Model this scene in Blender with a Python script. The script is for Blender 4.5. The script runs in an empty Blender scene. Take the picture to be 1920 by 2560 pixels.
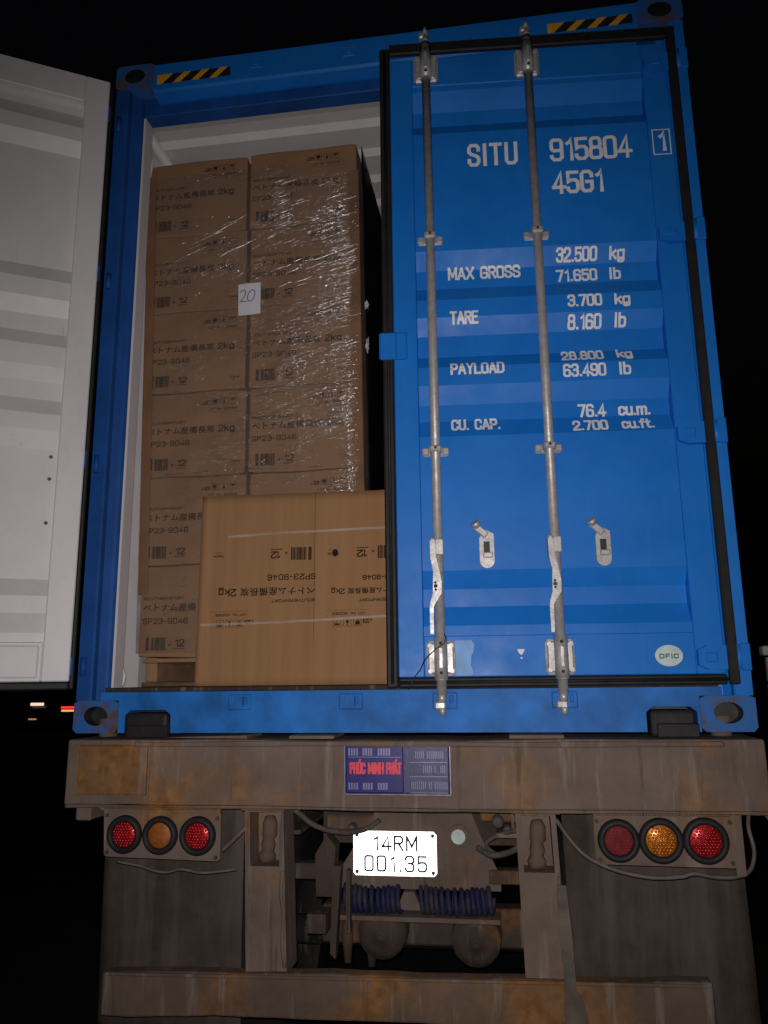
import bpy, bmesh, math, random
from mathutils import Vector, Matrix
random.seed(7)
R = math.radians
sc = bpy.context.scene

# ------------------------------------------------------------------ camera
cd = bpy.data.cameras.new('camera'); cam = bpy.data.objects.new('camera', cd)
sc.collection.objects.link(cam)
cd.sensor_fit = 'VERTICAL'; cd.sensor_height = 24.0; cd.lens = 24.0 * 1975 / 2560
cd.clip_start = 0.05; cd.clip_end = 800
cam.matrix_world = Matrix(((0.98876, 0.042008, 0.143487, 1.61673),
                           (0.149057, -0.202373, -0.967898, -2.86265),
                           (-0.011622, 0.978407, -0.20636, 1.68692),
                           (0, 0, 0, 1)))
sc.camera = cam

# ------------------------------------------------------------------ night sky
w = bpy.data.worlds.new('World'); sc.world = w; w.use_nodes = True
nt = w.node_tree; bg = nt.nodes['Background']
sky = nt.nodes.new('ShaderNodeTexSky'); sky.sky_type = 'NISHITA'; sky.sun_disc = False
sky.sun_elevation = R(-4); sky.sun_rotation = R(200)
nt.links.new(sky.outputs[0], bg.inputs[0]); bg.inputs[1].default_value = 0.06

# ------------------------------------------------------------------ the phone's flash: the one lit lamp of this night photograph
fl = bpy.data.lights.new('camera_flash', 'SPOT'); flo = bpy.data.objects.new('camera_flash', fl)
sc.collection.objects.link(flo)
fl.energy = 192; fl.shadow_soft_size = 0.006; fl.spot_size = R(106); fl.spot_blend = 1.0
fl.color = (1.0, 0.94, 0.93)
flo.location = (1.607, -2.86, 1.712)
flo.rotation_euler = (Vector((1.22, 0.0, 2.10)) - flo.location).to_track_quat('-Z', 'Y').to_euler()

vs = sc.view_settings
sc.display_settings.display_device = 'sRGB'
vs.view_transform = 'Standard'; vs.look = 'None'; vs.exposure = 0.0; vs.gamma = 1.0; vs.use_curve_mapping = False

ZB = 1.5          # the container's underside above the ground; coordinates below are measured from it
# ------------------------------------------------------------------ materials
MATS = {}
def nodes(name):
    m = bpy.data.materials.new(name); m.use_nodes = True; t = m.node_tree
    return m, t, t.nodes['Principled BSDF']
def coords(t, scale=(1, 1, 1), rot=(0, 0, 0)):
    c = t.nodes.new('ShaderNodeTexCoord'); mp = t.nodes.new('ShaderNodeMapping')
    mp.inputs['Scale'].default_value = scale; mp.inputs['Rotation'].default_value = rot
    t.links.new(c.outputs['Object'], mp.inputs[0]); return mp.outputs[0]
def noise(t, vec, scale, detail=4, rough=.55):
    n = t.nodes.new('ShaderNodeTexNoise'); n.inputs['Scale'].default_value = scale
    n.inputs['Detail'].default_value = detail; n.inputs['Roughness'].default_value = rough
    t.links.new(vec, n.inputs['Vector']); return n.outputs['Fac']
def ramp(t, fac, a, b, c0=(0, 0, 0, 1), c1=(1, 1, 1, 1)):
    r = t.nodes.new('ShaderNodeValToRGB'); r.color_ramp.elements[0].position = a; r.color_ramp.elements[1].position = b
    r.color_ramp.elements[0].color = c0; r.color_ramp.elements[1].color = c1
    t.links.new(fac, r.inputs[0]); return r.outputs[0]
def mix(t, fac, a, b):
    x = t.nodes.new('ShaderNodeMix'); x.data_type = 'RGBA'
    if isinstance(fac, float): x.inputs[0].default_value = fac
    else: t.links.new(fac, x.inputs[0])
    for s, v in ((6, a), (7, b)):
        if isinstance(v, tuple): x.inputs[s].default_value = (*v[:3], 1)
        else: t.links.new(v, x.inputs[s])
    return x.outputs[2]
def bump(t, b, h, strength, dist):
    n = t.nodes.new('ShaderNodeBump'); n.inputs['Strength'].default_value = strength; n.inputs['Distance'].default_value = dist
    t.links.new(h, n.inputs['Height']); t.links.new(n.outputs[0], b.inputs['Normal'])
def simple(name, c, rough=.5, metal=0., var=.25, scale=8., bmp=0., bscale=60., spec=.5):
    m, t, b = nodes(name); v = coords(t)
    f = ramp(t, noise(t, v, scale, 5), .3, .7)
    t.links.new(mix(t, f, tuple(x * (1 - var) for x in c), tuple(min(1, x * (1 + var)) for x in c)), b.inputs['Base Color'])
    b.inputs['Roughness'].default_value = rough; b.inputs['Metallic'].default_value = metal
    b.inputs['Specular IOR Level'].default_value = spec
    if bmp: bump(t, b, noise(t, v, bscale, 3), bmp, .002)
    MATS[name] = m; return m

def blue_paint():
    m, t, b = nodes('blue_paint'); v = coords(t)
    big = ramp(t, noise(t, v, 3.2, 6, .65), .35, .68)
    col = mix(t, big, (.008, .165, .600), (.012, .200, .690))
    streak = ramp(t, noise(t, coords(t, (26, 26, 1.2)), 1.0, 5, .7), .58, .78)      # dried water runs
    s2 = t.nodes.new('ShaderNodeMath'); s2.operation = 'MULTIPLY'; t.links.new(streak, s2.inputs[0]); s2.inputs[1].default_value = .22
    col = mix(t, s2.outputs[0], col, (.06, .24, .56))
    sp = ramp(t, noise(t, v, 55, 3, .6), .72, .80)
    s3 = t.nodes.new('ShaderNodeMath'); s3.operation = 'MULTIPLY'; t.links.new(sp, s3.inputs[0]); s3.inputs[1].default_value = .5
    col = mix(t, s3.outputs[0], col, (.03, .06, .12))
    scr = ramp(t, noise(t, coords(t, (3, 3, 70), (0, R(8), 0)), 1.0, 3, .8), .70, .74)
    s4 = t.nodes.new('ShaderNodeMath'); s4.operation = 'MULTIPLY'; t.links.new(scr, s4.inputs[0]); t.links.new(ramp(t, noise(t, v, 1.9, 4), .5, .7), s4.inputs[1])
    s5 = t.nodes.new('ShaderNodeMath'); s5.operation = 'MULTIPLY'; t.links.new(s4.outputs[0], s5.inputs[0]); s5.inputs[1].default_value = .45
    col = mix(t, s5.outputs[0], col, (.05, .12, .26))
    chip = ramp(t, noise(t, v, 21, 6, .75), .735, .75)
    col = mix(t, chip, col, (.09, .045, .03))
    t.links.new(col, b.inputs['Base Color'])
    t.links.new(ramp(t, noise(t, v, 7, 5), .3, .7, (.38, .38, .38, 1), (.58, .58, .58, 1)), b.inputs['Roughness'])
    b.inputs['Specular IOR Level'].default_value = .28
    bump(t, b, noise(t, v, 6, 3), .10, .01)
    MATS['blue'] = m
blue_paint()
simple('dirty_blue', (.014, .155, .52), .6, 0, .35, 7, .3, 14, .3)
simple('shaded_blue', (.010, .075, .300), .6, 0, .25, 5, .2, 12, .3)  # darker copy of the blue paint, with shade put into the colour
def worn_blue():
    m, t, b = nodes('worn_blue_paint'); v = coords(t)
    f = ramp(t, noise(t, v, 9, 8, .7), .46, .60)
    rust = mix(t, noise(t, v, 30, 5), (.06, .035, .025), (.16, .10, .07))
    col = mix(t, f, (.02, .13, .42), rust)
    t.links.new(col, b.inputs['Base Color']); b.inputs['Roughness'].default_value = .7
    bump(t, b, noise(t, v, 40, 5), .5, .004)
    MATS['worn'] = m
worn_blue()
def dusty_steel(name, base, base2, rust_amt, seed):
    m, t, b = nodes(name); v = coords(t)
    mp = v.node; mp.inputs['Location'].default_value = (seed, seed * .7, seed * 1.3)
    col = mix(t, ramp(t, noise(t, v, 5, 8, .65), .3, .7), base, base2)
    r = ramp(t, noise(t, v, 2.6, 7, .62), .58 - rust_amt, .80 - rust_amt)
    col = mix(t, r, col, mix(t, ramp(t, noise(t, v, 24, 5), .35, .65), (.19, .075, .018), (.36, .165, .040)))
    d = ramp(t, noise(t, coords(t, (20, 20, 1.6)), 1.0, 5, .65), .56, .66)
    dm = t.nodes.new('ShaderNodeMath'); dm.operation = 'MULTIPLY'; t.links.new(d, dm.inputs[0]); dm.inputs[1].default_value = .38
    col = mix(t, dm.outputs[0], col, (.33, .29, .25))
    d2 = ramp(t, noise(t, coords(t, (32, 32, 2.3), (0, .05, 0)), 1.0, 5, .7), .60, .68)
    dm2 = t.nodes.new('ShaderNodeMath'); dm2.operation = 'MULTIPLY'; t.links.new(d2, dm2.inputs[0]); dm2.inputs[1].default_value = .7
    col = mix(t, dm2.outputs[0], col, (.085, .065, .05))
    t.links.new(col, b.inputs['Base Color']); b.inputs['Roughness'].default_value = .82
    b.inputs['Specular IOR Level'].default_value = .25
    bump(t, b, noise(t, v, 28, 8, .7), .55, .006)
    MATS[name] = m
dusty_steel('dusty_steel', (.130, .093, .073), (.200, .150, .122), .05, 3.1)
dusty_steel('rusty_steel', (.105, .072, .052), (.155, .110, .084), .085, 7.7)
dusty_steel('orange_rust', (.135, .088, .058), (.20, .135, .092), .15, 2.2)
dusty_steel('grimy_steel', (.055, .040, .032), (.10, .072, .056), .02, 5.2)
dusty_steel('dark_steel', (.030, .025, .022), (.055, .045, .037), -.05, 1.7)
def zinc():
    m, t, b = nodes('galvanised_steel'); v = coords(t)
    f = noise(t, v, 30, 6, .7)
    t.links.new(mix(t, ramp(t, f, .35, .68), (.39, .37, .355), (.62, .60, .58)), b.inputs['Base Color'])
    b.inputs['Metallic'].default_value = .35
    t.links.new(ramp(t, f, .3, .7, (.55, .55, .55, 1), (.36, .36, .36, 1)), b.inputs['Roughness'])
    bump(t, b, noise(t, v, 90, 3), .25, .002)
    MATS['zinc'] = m
zinc()
def white_paint():
    m, t, b = nodes('white_paint'); v = coords(t)
    col = mix(t, ramp(t, noise(t, v, 2.3, 7, .7), .3, .75), (.66, .63, .64), (.76, .735, .745))
    sc_ = ramp(t, noise(t, coords(t, (40, 40, 3)), 1., 4, .7), .66, .74)
    mm = t.nodes.new('ShaderNodeMath'); mm.operation = 'MULTIPLY'; t.links.new(sc_, mm.inputs[0]); mm.inputs[1].default_value = .5
    sm = ramp(t, noise(t, coords(t, (1.3, 1.3, .7)), 3.1, 8, .72), .52, .70); m2 = t.nodes.new('ShaderNodeMath'); m2.operation = 'MULTIPLY'; t.links.new(sm, m2.inputs[0]); m2.inputs[1].default_value = .30
    col = mix(t, m2.outputs[0], col, (.48, .45, .45))
    t.links.new(mix(t, mm.outputs[0], col, (.42, .39, .38)), b.inputs['Base Color'])
    b.inputs['Roughness'].default_value = .5; bump(t, b, noise(t, v, 5, 4), .25, .01)
    MATS['white'] = m
white_paint()
def cardboard(name, c, c2, vertical):
    m, t, b = nodes(name)
    v = coords(t, (22, 22, .8) if vertical else (3, 3, 3))
    col = mix(t, ramp(t, noise(t, v, 1.0, 5, .6), .3, .72), c, c2)
    fib = noise(t, coords(t, (300, 300, 20)), 1., 2)
    fm = t.nodes.new('ShaderNodeMath'); fm.operation = 'MULTIPLY'; t.links.new(fib, fm.inputs[0]); fm.inputs[1].default_value = .25
    col = mix(t, fm.outputs[0], col, tuple(x * .6 for x in c))
    t.links.new(col, b.inputs['Base Color']); b.inputs['Roughness'].default_value = .75
    b.inputs['Specular IOR Level'].default_value = .2
    bump(t, b, noise(t, coords(t, (18, 18, 1.5)), 1.0, 3), .35, .01)
    MATS[name] = m
cardboard('cardboard', (.295, .163, .082), (.365, .213, .113), False)
cardboard('sheet_cardboard', (.345, .182, .083), (.41, .228, .108), True)
cardboard('edge_board', (.27, .135, .062), (.33, .175, .085), True)
def wrap():
    # clear stretch film: mostly see-through, a glossy crinkled skin
    m = bpy.data.materials.new('stretch_film'); m.use_nodes = True; t = m.node_tree
    t.nodes.remove(t.nodes['Principled BSDF']); out = t.nodes['Material Output']
    tr = t.nodes.new('ShaderNodeBsdfTransparent'); tr.inputs[0].default_value = (.93, .92, .92, 1)
    gl = t.nodes.new('ShaderNodeBsdfGlossy'); gl.inputs['Roughness'].default_value = .14; gl.inputs['Color'].default_value = (1, 1, 1, 1)
    df = t.nodes.new('ShaderNodeBsdfDiffuse'); df.inputs[0].default_value = (.6, .56, .56, 1)
    def tilted(sx, sz, ang):
        v = coords(t, (1, 1, 1), (0, R(ang), 0)); m2 = t.nodes.new('ShaderNodeMapping'); m2.inputs['Scale'].default_value = (sx, 5, sz)
        t.links.new(v, m2.inputs[0]); return m2.outputs[0]
    n1 = noise(t, tilted(7, 75, 17), 1, 3, .6); n2 = noise(t, tilted(5, 80, 4), 1, 3, .6)
    msk = ramp(t, noise(t, coords(t, (1.6, 1.6, 1.2)), 1.5, 3), .38, .62)
    h = mix(t, msk, n1, n2)
    bm = t.nodes.new('ShaderNodeBump'); bm.inputs['Strength'].default_value = 1.0; bm.inputs['Distance'].default_value = .020
    t.links.new(h, bm.inputs['Height']); t.links.new(bm.outputs[0], gl.inputs['Normal'])
    # more crinkles towards the right-hand corner, where the film was gathered
    c = t.nodes.new('ShaderNodeTexCoord'); sx = t.nodes.new('ShaderNodeSeparateXYZ'); t.links.new(c.outputs['Object'], sx.inputs[0])
    mr = t.nodes.new('ShaderNodeMapRange'); mr.inputs[1].default_value = -.45; mr.inputs[2].default_value = .45
    mr.inputs[3].default_value = .11; mr.inputs[4].default_value = .20; t.links.new(sx.outputs[0], mr.inputs[0])
    pt = ramp(t, noise(t, tilted(2.2, 7, 14), 1.0, 4, .6), .42, .64)
    mu = t.nodes.new('ShaderNodeMath'); mu.operation = 'MULTIPLY'; t.links.new(mr.outputs[0], mu.inputs[0]); t.links.new(pt, mu.inputs[1])
    hz = t.nodes.new('ShaderNodeMixShader'); hz.inputs[0].default_value = .055
    t.links.new(tr.outputs[0], hz.inputs[1]); t.links.new(df.outputs[0], hz.inputs[2])
    ms = t.nodes.new('ShaderNodeMixShader'); t.links.new(mu.outputs[0], ms.inputs[0])
    t.links.new(hz.outputs[0], ms.inputs[1]); t.links.new(gl.outputs[0], ms.inputs[2])
    t.links.new(ms.outputs[0], out.inputs['Surface'])
    MATS['film'] = m
    # the gathered creases of the same film: several layers thick, so less see-through
    m = bpy.data.materials.new('stretch_film_crease'); m.use_nodes = True; t = m.node_tree
    t.nodes.remove(t.nodes['Principled BSDF']); out = t.nodes['Material Output']
    tr = t.nodes.new('ShaderNodeBsdfTransparent'); gl = t.nodes.new('ShaderNodeBsdfGlossy'); gl.inputs['Roughness'].default_value = .21; gl.inputs['Color'].default_value = (1, .97, .96, 1)
    bm = t.nodes.new('ShaderNodeBump'); bm.inputs['Strength'].default_value = .8; bm.inputs['Distance'].default_value = .003
    t.links.new(noise(t, coords(t), 90, 2), bm.inputs['Height']); t.links.new(bm.outputs[0], gl.inputs['Normal'])
    ms = t.nodes.new('ShaderNodeMixShader'); ms.inputs[0].default_value = .60
    t.links.new(tr.outputs[0], ms.inputs[1]); t.links.new(gl.outputs[0], ms.inputs[2]); t.links.new(ms.outputs[0], out.inputs['Surface'])
    MATS['crease'] = m
wrap()
def clear_strap():
    m = bpy.data.materials.new('clear_strap'); m.use_nodes = True; t = m.node_tree
    t.nodes.remove(t.nodes['Principled BSDF']); out = t.nodes['Material Output']
    tr = t.nodes.new('ShaderNodeBsdfTransparent'); df = t.nodes.new('ShaderNodeBsdfPrincipled')
    df.inputs['Base Color'].default_value = (.8, .76, .74, 1); df.inputs['Roughness'].default_value = .25
    ms = t.nodes.new('ShaderNodeMixShader')
    t.links.new(ramp(t, noise(t, coords(t, (4, 4, 60)), 1, 3), .3, .66, (.06, .06, .06, 1), (.55, .55, .55, 1)), ms.inputs[0])
    t.links.new(tr.outputs[0], ms.inputs[1]); t.links.new(df.outputs[0], ms.inputs[2]); t.links.new(ms.outputs[0], out.inputs['Surface'])
    MATS['strap'] = m
clear_strap()
def plate_sheeting():
    # prismatic retroreflective sheeting: its facets are canted upwards and sideways
    m = bpy.data.materials.new('reflective_sheeting'); m.use_nodes = True; t = m.node_tree
    t.nodes.remove(t.nodes['Principled BSDF']); out = t.nodes['Material Output']
    g = t.nodes.new('ShaderNodeBsdfGlossy'); g.inputs['Roughness'].default_value = .36; g.inputs['Color'].default_value = (1, 1, 1, 1)
    n = t.nodes.new('ShaderNodeCombineXYZ')
    for i, x in enumerate((.137, -.968, .20)): n.inputs[i].default_value = x
    t.links.new(n.outputs[0], g.inputs['Normal'])
    d = t.nodes.new('ShaderNodeBsdfDiffuse'); d.inputs[0].default_value = (.8, .8, .8, 1)
    ms = t.nodes.new('ShaderNodeMixShader'); ms.inputs[0].default_value = .6
    t.links.new(d.outputs[0], ms.inputs[1]); t.links.new(g.outputs[0], ms.inputs[2]); t.links.new(ms.outputs[0], out.inputs['Surface'])
    MATS['sheeting'] = m
plate_sheeting()
def lens(name, c, c2):
    m, t, b = nodes(name)
    vo = t.nodes.new('ShaderNodeTexVoronoi'); vo.inputs['Scale'].default_value = 70; t.links.new(coords(t), vo.inputs['Vector'])
    t.links.new(mix(t, ramp(t, vo.outputs['Distance'], .1, .55), c2, c), b.inputs['Base Color'])
    b.inputs['Metallic'].default_value = .55; b.inputs['Roughness'].default_value = .33
    b.inputs['Coat Weight'].default_value = .3; b.inputs['Coat Roughness'].default_value = .2
    MATS[name] = m
lens('red_lens', (.42, .012, .018), (.75, .03, .035))
lens('amber_lens', (.50, .15, .012), (.95, .36, .04))
simple('dull_red_lens', (.20, .014, .018), .7, .1, .3, 60)
simple('dull_amber_lens', (.33, .10, .012), .6, .15, .3, 60)
simple('rubber', (.016, .015, .015), .62, 0, .3, 20, .3, 80, .35)
simple('black_sheet', (.012, .011, .011), .32, 0, .4, 12, 1.0, 14, .5)
simple('letter_white', (.84, .82, .82), .55, 0, .12, 40)
simple('print_ink', (.030, .019, .014), .8, 0, .3, 40, spec=.1)
simple('worn_ink', (.085, .050, .030), .8, 0, .3, 30, spec=.1)
simple('wood', (.30, .17, .085), .8, 0, .25, 14, .4, 50)
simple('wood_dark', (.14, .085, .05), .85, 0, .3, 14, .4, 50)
simple('paper', (.74, .73, .76), .7, 0, .03, 10)
simple('pen_ink', (.03, .04, .30), .6, 0, .1, 10)
simple('hazard_yellow', (.80, .40, .025), .5, 0, .12, 30)
simple('hazard_black', (.018, .018, .022), .5, 0, .3, 30)
simple('navy', (.016, .014, .16), .35, 0, .15, 20)
simple('silver_trim', (.42, .40, .46), .35, .6, .2, 40)
simple('dull_plate', (.045, .045, .11), .45, .25, .25, 9, .5, 30)
simple('plate_letter', (.20, .19, .33), .4, .3, .15, 40)
simple('sign_red', (.80, .05, .09), .5, 0, .08, 30)
simple('plate_black', (.02, .02, .02), .5, 0, .2, 30)
simple('sticker_white', (.60, .72, .68), .4, 0, .15, 20)
simple('sticker_teal', (.03, .20, .20), .5, 0, .1, 20)
simple('pale_blue', (.05, .24, .60), .45, 0, .25, 20)
def hose():
    m, t, b = nodes('dusty_blue_hose'); v = coords(t)
    col = mix(t, ramp(t, noise(t, v, 14, 6, .7), .42, .66), (.008, .010, .075), (.055, .047, .050))
    t.links.new(col, b.inputs['Base Color']); b.inputs['Roughness'].default_value = .75; bump(t, b, noise(t, v, 50, 4), .6, .004); MATS['hose_blue'] = m
hose()
simple('cable_grey', (.125, .105, .09), .7, 0, .3, 20)
def flap_mat():
    m, t, b = nodes('dirty_mudflap'); v = coords(t)
    col = mix(t, ramp(t, noise(t, v, 4, 7, .65), .3, .7), (.044, .036, .030), (.108, .086, .070))
    st_ = ramp(t, noise(t, coords(t, (14, 14, 1.1)), 1.0, 5, .65), .45, .70)
    sm = t.nodes.new('ShaderNodeMath'); sm.operation = 'MULTIPLY'; t.links.new(st_, sm.inputs[0]); sm.inputs[1].default_value = .55
    col = mix(t, sm.outputs[0], col, (.165, .132, .108))
    t.links.new(col, b.inputs['Base Color']); b.inputs['Roughness'].default_value = .9; b.inputs['Specular IOR Level'].default_value = .15
    bump(t, b, noise(t, v, 20, 5), .5, .006); MATS['mudflap'] = m
flap_mat()
simple('tyre', (.02, .019, .018), .8, 0, .3, 8, .5, 40, .3)
simple('scrap_film', (.55, .52, .54), .35, 0, .2, 20)
simple('car_paint', (.012, .012, .014), .3, 0, .1, 5)
simple('car_glass', (.01, .01, .012), .08, 0, .1, 5)
simple('interior_floor', (.12, .075, .045), .7, 0, .3, 6)
simple('post_white', (.34, .33, .31), .6, 0, .2, 10)
simple('mud_grey', (.13, .105, .085), .85, 0, .3, 12, .5, 30, .2)
def ground():
    m, t, b = nodes('yard_asphalt'); v = coords(t)
    t.links.new(mix(t, ramp(t, noise(t, v, 1.5, 8, .7), .35, .7), (.022, .020, .018), (.05, .045, .04)), b.inputs['Base Color'])
    b.inputs['Roughness'].default_value = .95; b.inputs['Specular IOR Level'].default_value = .1
    bump(t, b, noise(t, v, 120, 5, .7), .7, .01); MATS['asphalt'] = m
ground()
def glow(name, c, s):
    m = bpy.data.materials.new(name); m.use_nodes = True; t = m.node_tree; b = t.nodes['Principled BSDF']
    b.inputs['Base Color'].default_value = (*c, 1); b.inputs['Emission Color'].default_value = (*c, 1); b.inputs['Emission Strength'].default_value = s
    MATS[name] = m
glow('lit_red', (1, .04, .03), 1.2); glow('lit_amber', (1, .42, .12), 1.1); glow('lit_white', (1, .72, .56), 1.0); glow('lit_dim_amber', (1, .36, .10), .5)

# ------------------------------------------------------------------ mesh builder
def smoothstep(a): return a * a * (3 - 2 * a)
PIVOT = None
class MB:
    """collects shapes; build() links them as ONE mesh object"""
    def __init__(s): s.v = []; s.f = []; s.m = []; s.sm = []
    def add(s, vs, fs, mi=0, smooth=False):
        o = len(s.v); s.v += [tuple(p) for p in vs]
        for f in fs: s.f.append([i + o for i in f]); s.m.append(mi); s.sm.append(smooth)
        return s
    def bmadd(s, bm, mi=0, smooth=False, M=None):
        bm.verts.ensure_lookup_table(); bm.verts.index_update()
        s.add([(M @ v.co) if M else v.co.copy() for v in bm.verts], [[v.index for v in f.verts] for f in bm.faces], mi, smooth); bm.free(); return s
    def box(s, x0, x1, y0, y1, z0, z1, bev=0., mi=0, M=None, seg=1):
        bm = bmesh.new(); bmesh.ops.create_cube(bm, size=1)
        for v in bm.verts: v.co = Vector(((x0 + x1) / 2 + v.co.x * (x1 - x0), (y0 + y1) / 2 + v.co.y * (y1 - y0), (z0 + z1) / 2 + v.co.z * (z1 - z0)))
        if bev: bmesh.ops.bevel(bm, geom=bm.edges[:], offset=bev, segments=seg, affect='EDGES', profile=.5)
        return s.bmadd(bm, mi, False, M)
    def prism(s, pts, y0, y1, mi=0, M=None):
        """polygon in x,z (counter-clockwise seen from -y) extruded y0..y1"""
        n = len(pts); vs_ = [(x, y0, z) for x, z in pts] + [(x, y1, z) for x, z in pts]
        if M: vs_ = [M @ Vector(p) for p in vs_]
        fs = [list(range(n)), list(range(2 * n - 1, n - 1, -1))] + [[(i + 1) % n, i, i + n, (i + 1) % n + n] for i in range(n)]
        return s.add(vs_, fs, mi)
    def prismx(s, pts, x0, x1, mi=0):
        n = len(pts); vs_ = [(x0, y, z) for y, z in pts] + [(x1, y, z) for y, z in pts]
        fs = [list(range(n))[::-1], list(range(n, 2 * n))] + [[i, (i + 1) % n, (i + 1) % n + n, i + n] for i in range(n)]
        return s.add(vs_, fs, mi)
    def prismz(s, pts, z0, z1, mi=0):
        n = len(pts); vs_ = [(x, y, z0) for x, y in pts] + [(x, y, z1) for x, y in pts]
        fs = [list(range(n))[::-1], list(range(n, 2 * n))] + [[i, (i + 1) % n, (i + 1) % n + n, i + n] for i in range(n)]
        return s.add(vs_, fs, mi)
    def tube(s, path, r, n=12, mi=0, closed=True):
        path = [Vector(p) for p in path]; rs = r if isinstance(r, (list, tuple)) else [r] * len(path)
        vs_ = []; up = None
        for i, p in enumerate(path):
            d = (path[min(i + 1, len(path) - 1)] - path[max(i - 1, 0)]).normalized()
            if up is None or abs(d.dot(up)) > .98: up = Vector((0, 0, 1)) if abs(d.z) < .9 else Vector((1, 0, 0))
            a = d.cross(up).normalized(); b = a.cross(d).normalized(); up = b
            for k in range(n):
                t = 2 * math.pi * k / n; vs_.append(p + (a * math.cos(t) + b * math.sin(t)) * rs[i])
        fs = []
        for i in range(len(path) - 1):
            for k in range(n): fs.append([i * n + k, i * n + (k + 1) % n, (i + 1) * n + (k + 1) % n, (i + 1) * n + k])
        s.add(vs_, fs, mi, True)
        if closed:
            o = len(s.v) - len(vs_); s.f.append([o + k for k in range(n)][::-1]); s.f.append([o + (len(path) - 1) * n + k for k in range(n)])
            s.m += [mi, mi]; s.sm += [False, False]
        return s
    def cyl(s, p0, p1, r, n=20, mi=0, r1=None): return s.tube([p0, p1], [r, r if r1 is None else r1], n, mi)
    def lathe(s, prof, c, axis='y', n=32, mi=0):
        """prof: (radius, offset along the axis) pairs; closed by its own ends"""
        vs_ = []
        for r_, h in prof:
            for k in range(n):
                t = 2 * math.pi * k / n; a, b = r_ * math.cos(t), r_ * math.sin(t)
                vs_.append({'y': (c[0] + a, c[1] + h, c[2] + b), 'x': (c[0] + h, c[1] + a, c[2] + b), 'z': (c[0] + a, c[1] + b, c[2] + h)}[axis])
        fs = [[i * n + k, i * n + (k + 1) % n, (i + 1) * n + (k + 1) % n, (i + 1) * n + k] for i in range(len(prof) - 1) for k in range(n)]
        return s.add(vs_, fs, mi, True)
    def holed(s, x0, x1, z0, z1, yf, yb, hx, hz, ra, rb, mi=0, mih=1, nose=.05):
        """a block whose face (towards -y) has an oval hole"""
        n = 32; outer = []; inner = []
        for k in range(n):
            t = 2 * math.pi * (k + .5) / n; c, q = math.cos(t), math.sin(t)
            inner.append((hx + ra * c, hz + rb * q))
            sx = ((x1 - hx) if c > 0 else (hx - x0)) / max(abs(c), 1e-6); sz = ((z1 - hz) if q > 0 else (hz - z0)) / max(abs(q), 1e-6)
            u = min(sx, sz); outer.append((hx + u * c, hz + u * q))
        vs_ = [(x, yf, z) for x, z in outer] + [(x, yf, z) for x, z in inner] + [(x, yf + nose, z) for x, z in inner] + [(x, yb, z) for x, z in outer]
        fs = []; 
        for k in range(n):
            j = (k + 1) % n
            fs.append([k, j, n + j, n + k]); fs.append([j, k, 3 * n + k, 3 * n + j])
        s.add(vs_, fs, mi)
        o = len(s.v) - 4 * n
        for k in range(n):
            j = (k + 1) % n; s.f.append([o + n + k, o + n + j, o + 2 * n + j, o + 2 * n + k]); s.m.append(mih); s.sm.append(False)
        s.f.append([o + 2 * n + k for k in range(n)]); s.m.append(mih); s.sm.append(False)
        return s
    def build(s, name, mats, parent=None, origin=None, label=None):
        if PIVOT is not None and parent is PIVOT: ajar(s)
        me = bpy.data.meshes.new(name)
        off = Vector((0, 0, 0))
        root = parent
        if parent is not None:
            while root.parent: root = root.parent
            off = Vector(root.location)
        elif origin is not None: off = Vector((origin[0], origin[1], origin[2] + ZB))
        me.from_pydata([(p[0] - off.x, p[1] - off.y, p[2] + ZB - off.z) for p in s.v], [], s.f)
        if isinstance(mats, str): mats = [mats]
        for m in mats: me.materials.append(MATS[m])
        me.polygons.foreach_set('material_index', s.m); me.polygons.foreach_set('use_smooth', s.sm)
        me.validate(); me.update()
        bm = bmesh.new(); bm.from_mesh(me); bmesh.ops.recalc_face_normals(bm, faces=bm.faces[:]); bm.to_mesh(me); bm.free()
        o = bpy.data.objects.new(name, me); sc.collection.objects.link(o)
        if parent is not None: o.parent = parent
        elif origin is not None: o.location = off
        if label: o['label'] = label
        return o
def thing(name, label, cat, loc, group=None):
    o = bpy.data.objects.new(name, None); sc.collection.objects.link(o); o.empty_display_size = .1
    o.location = (loc[0], loc[1], loc[2] + ZB); o['label'] = label; o['category'] = cat
    if group: o['group'] = group
    return o
def tag(o, label, cat, group=None):
    o['label'] = label; o['category'] = cat
    if group: o['group'] = group
    return o

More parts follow.
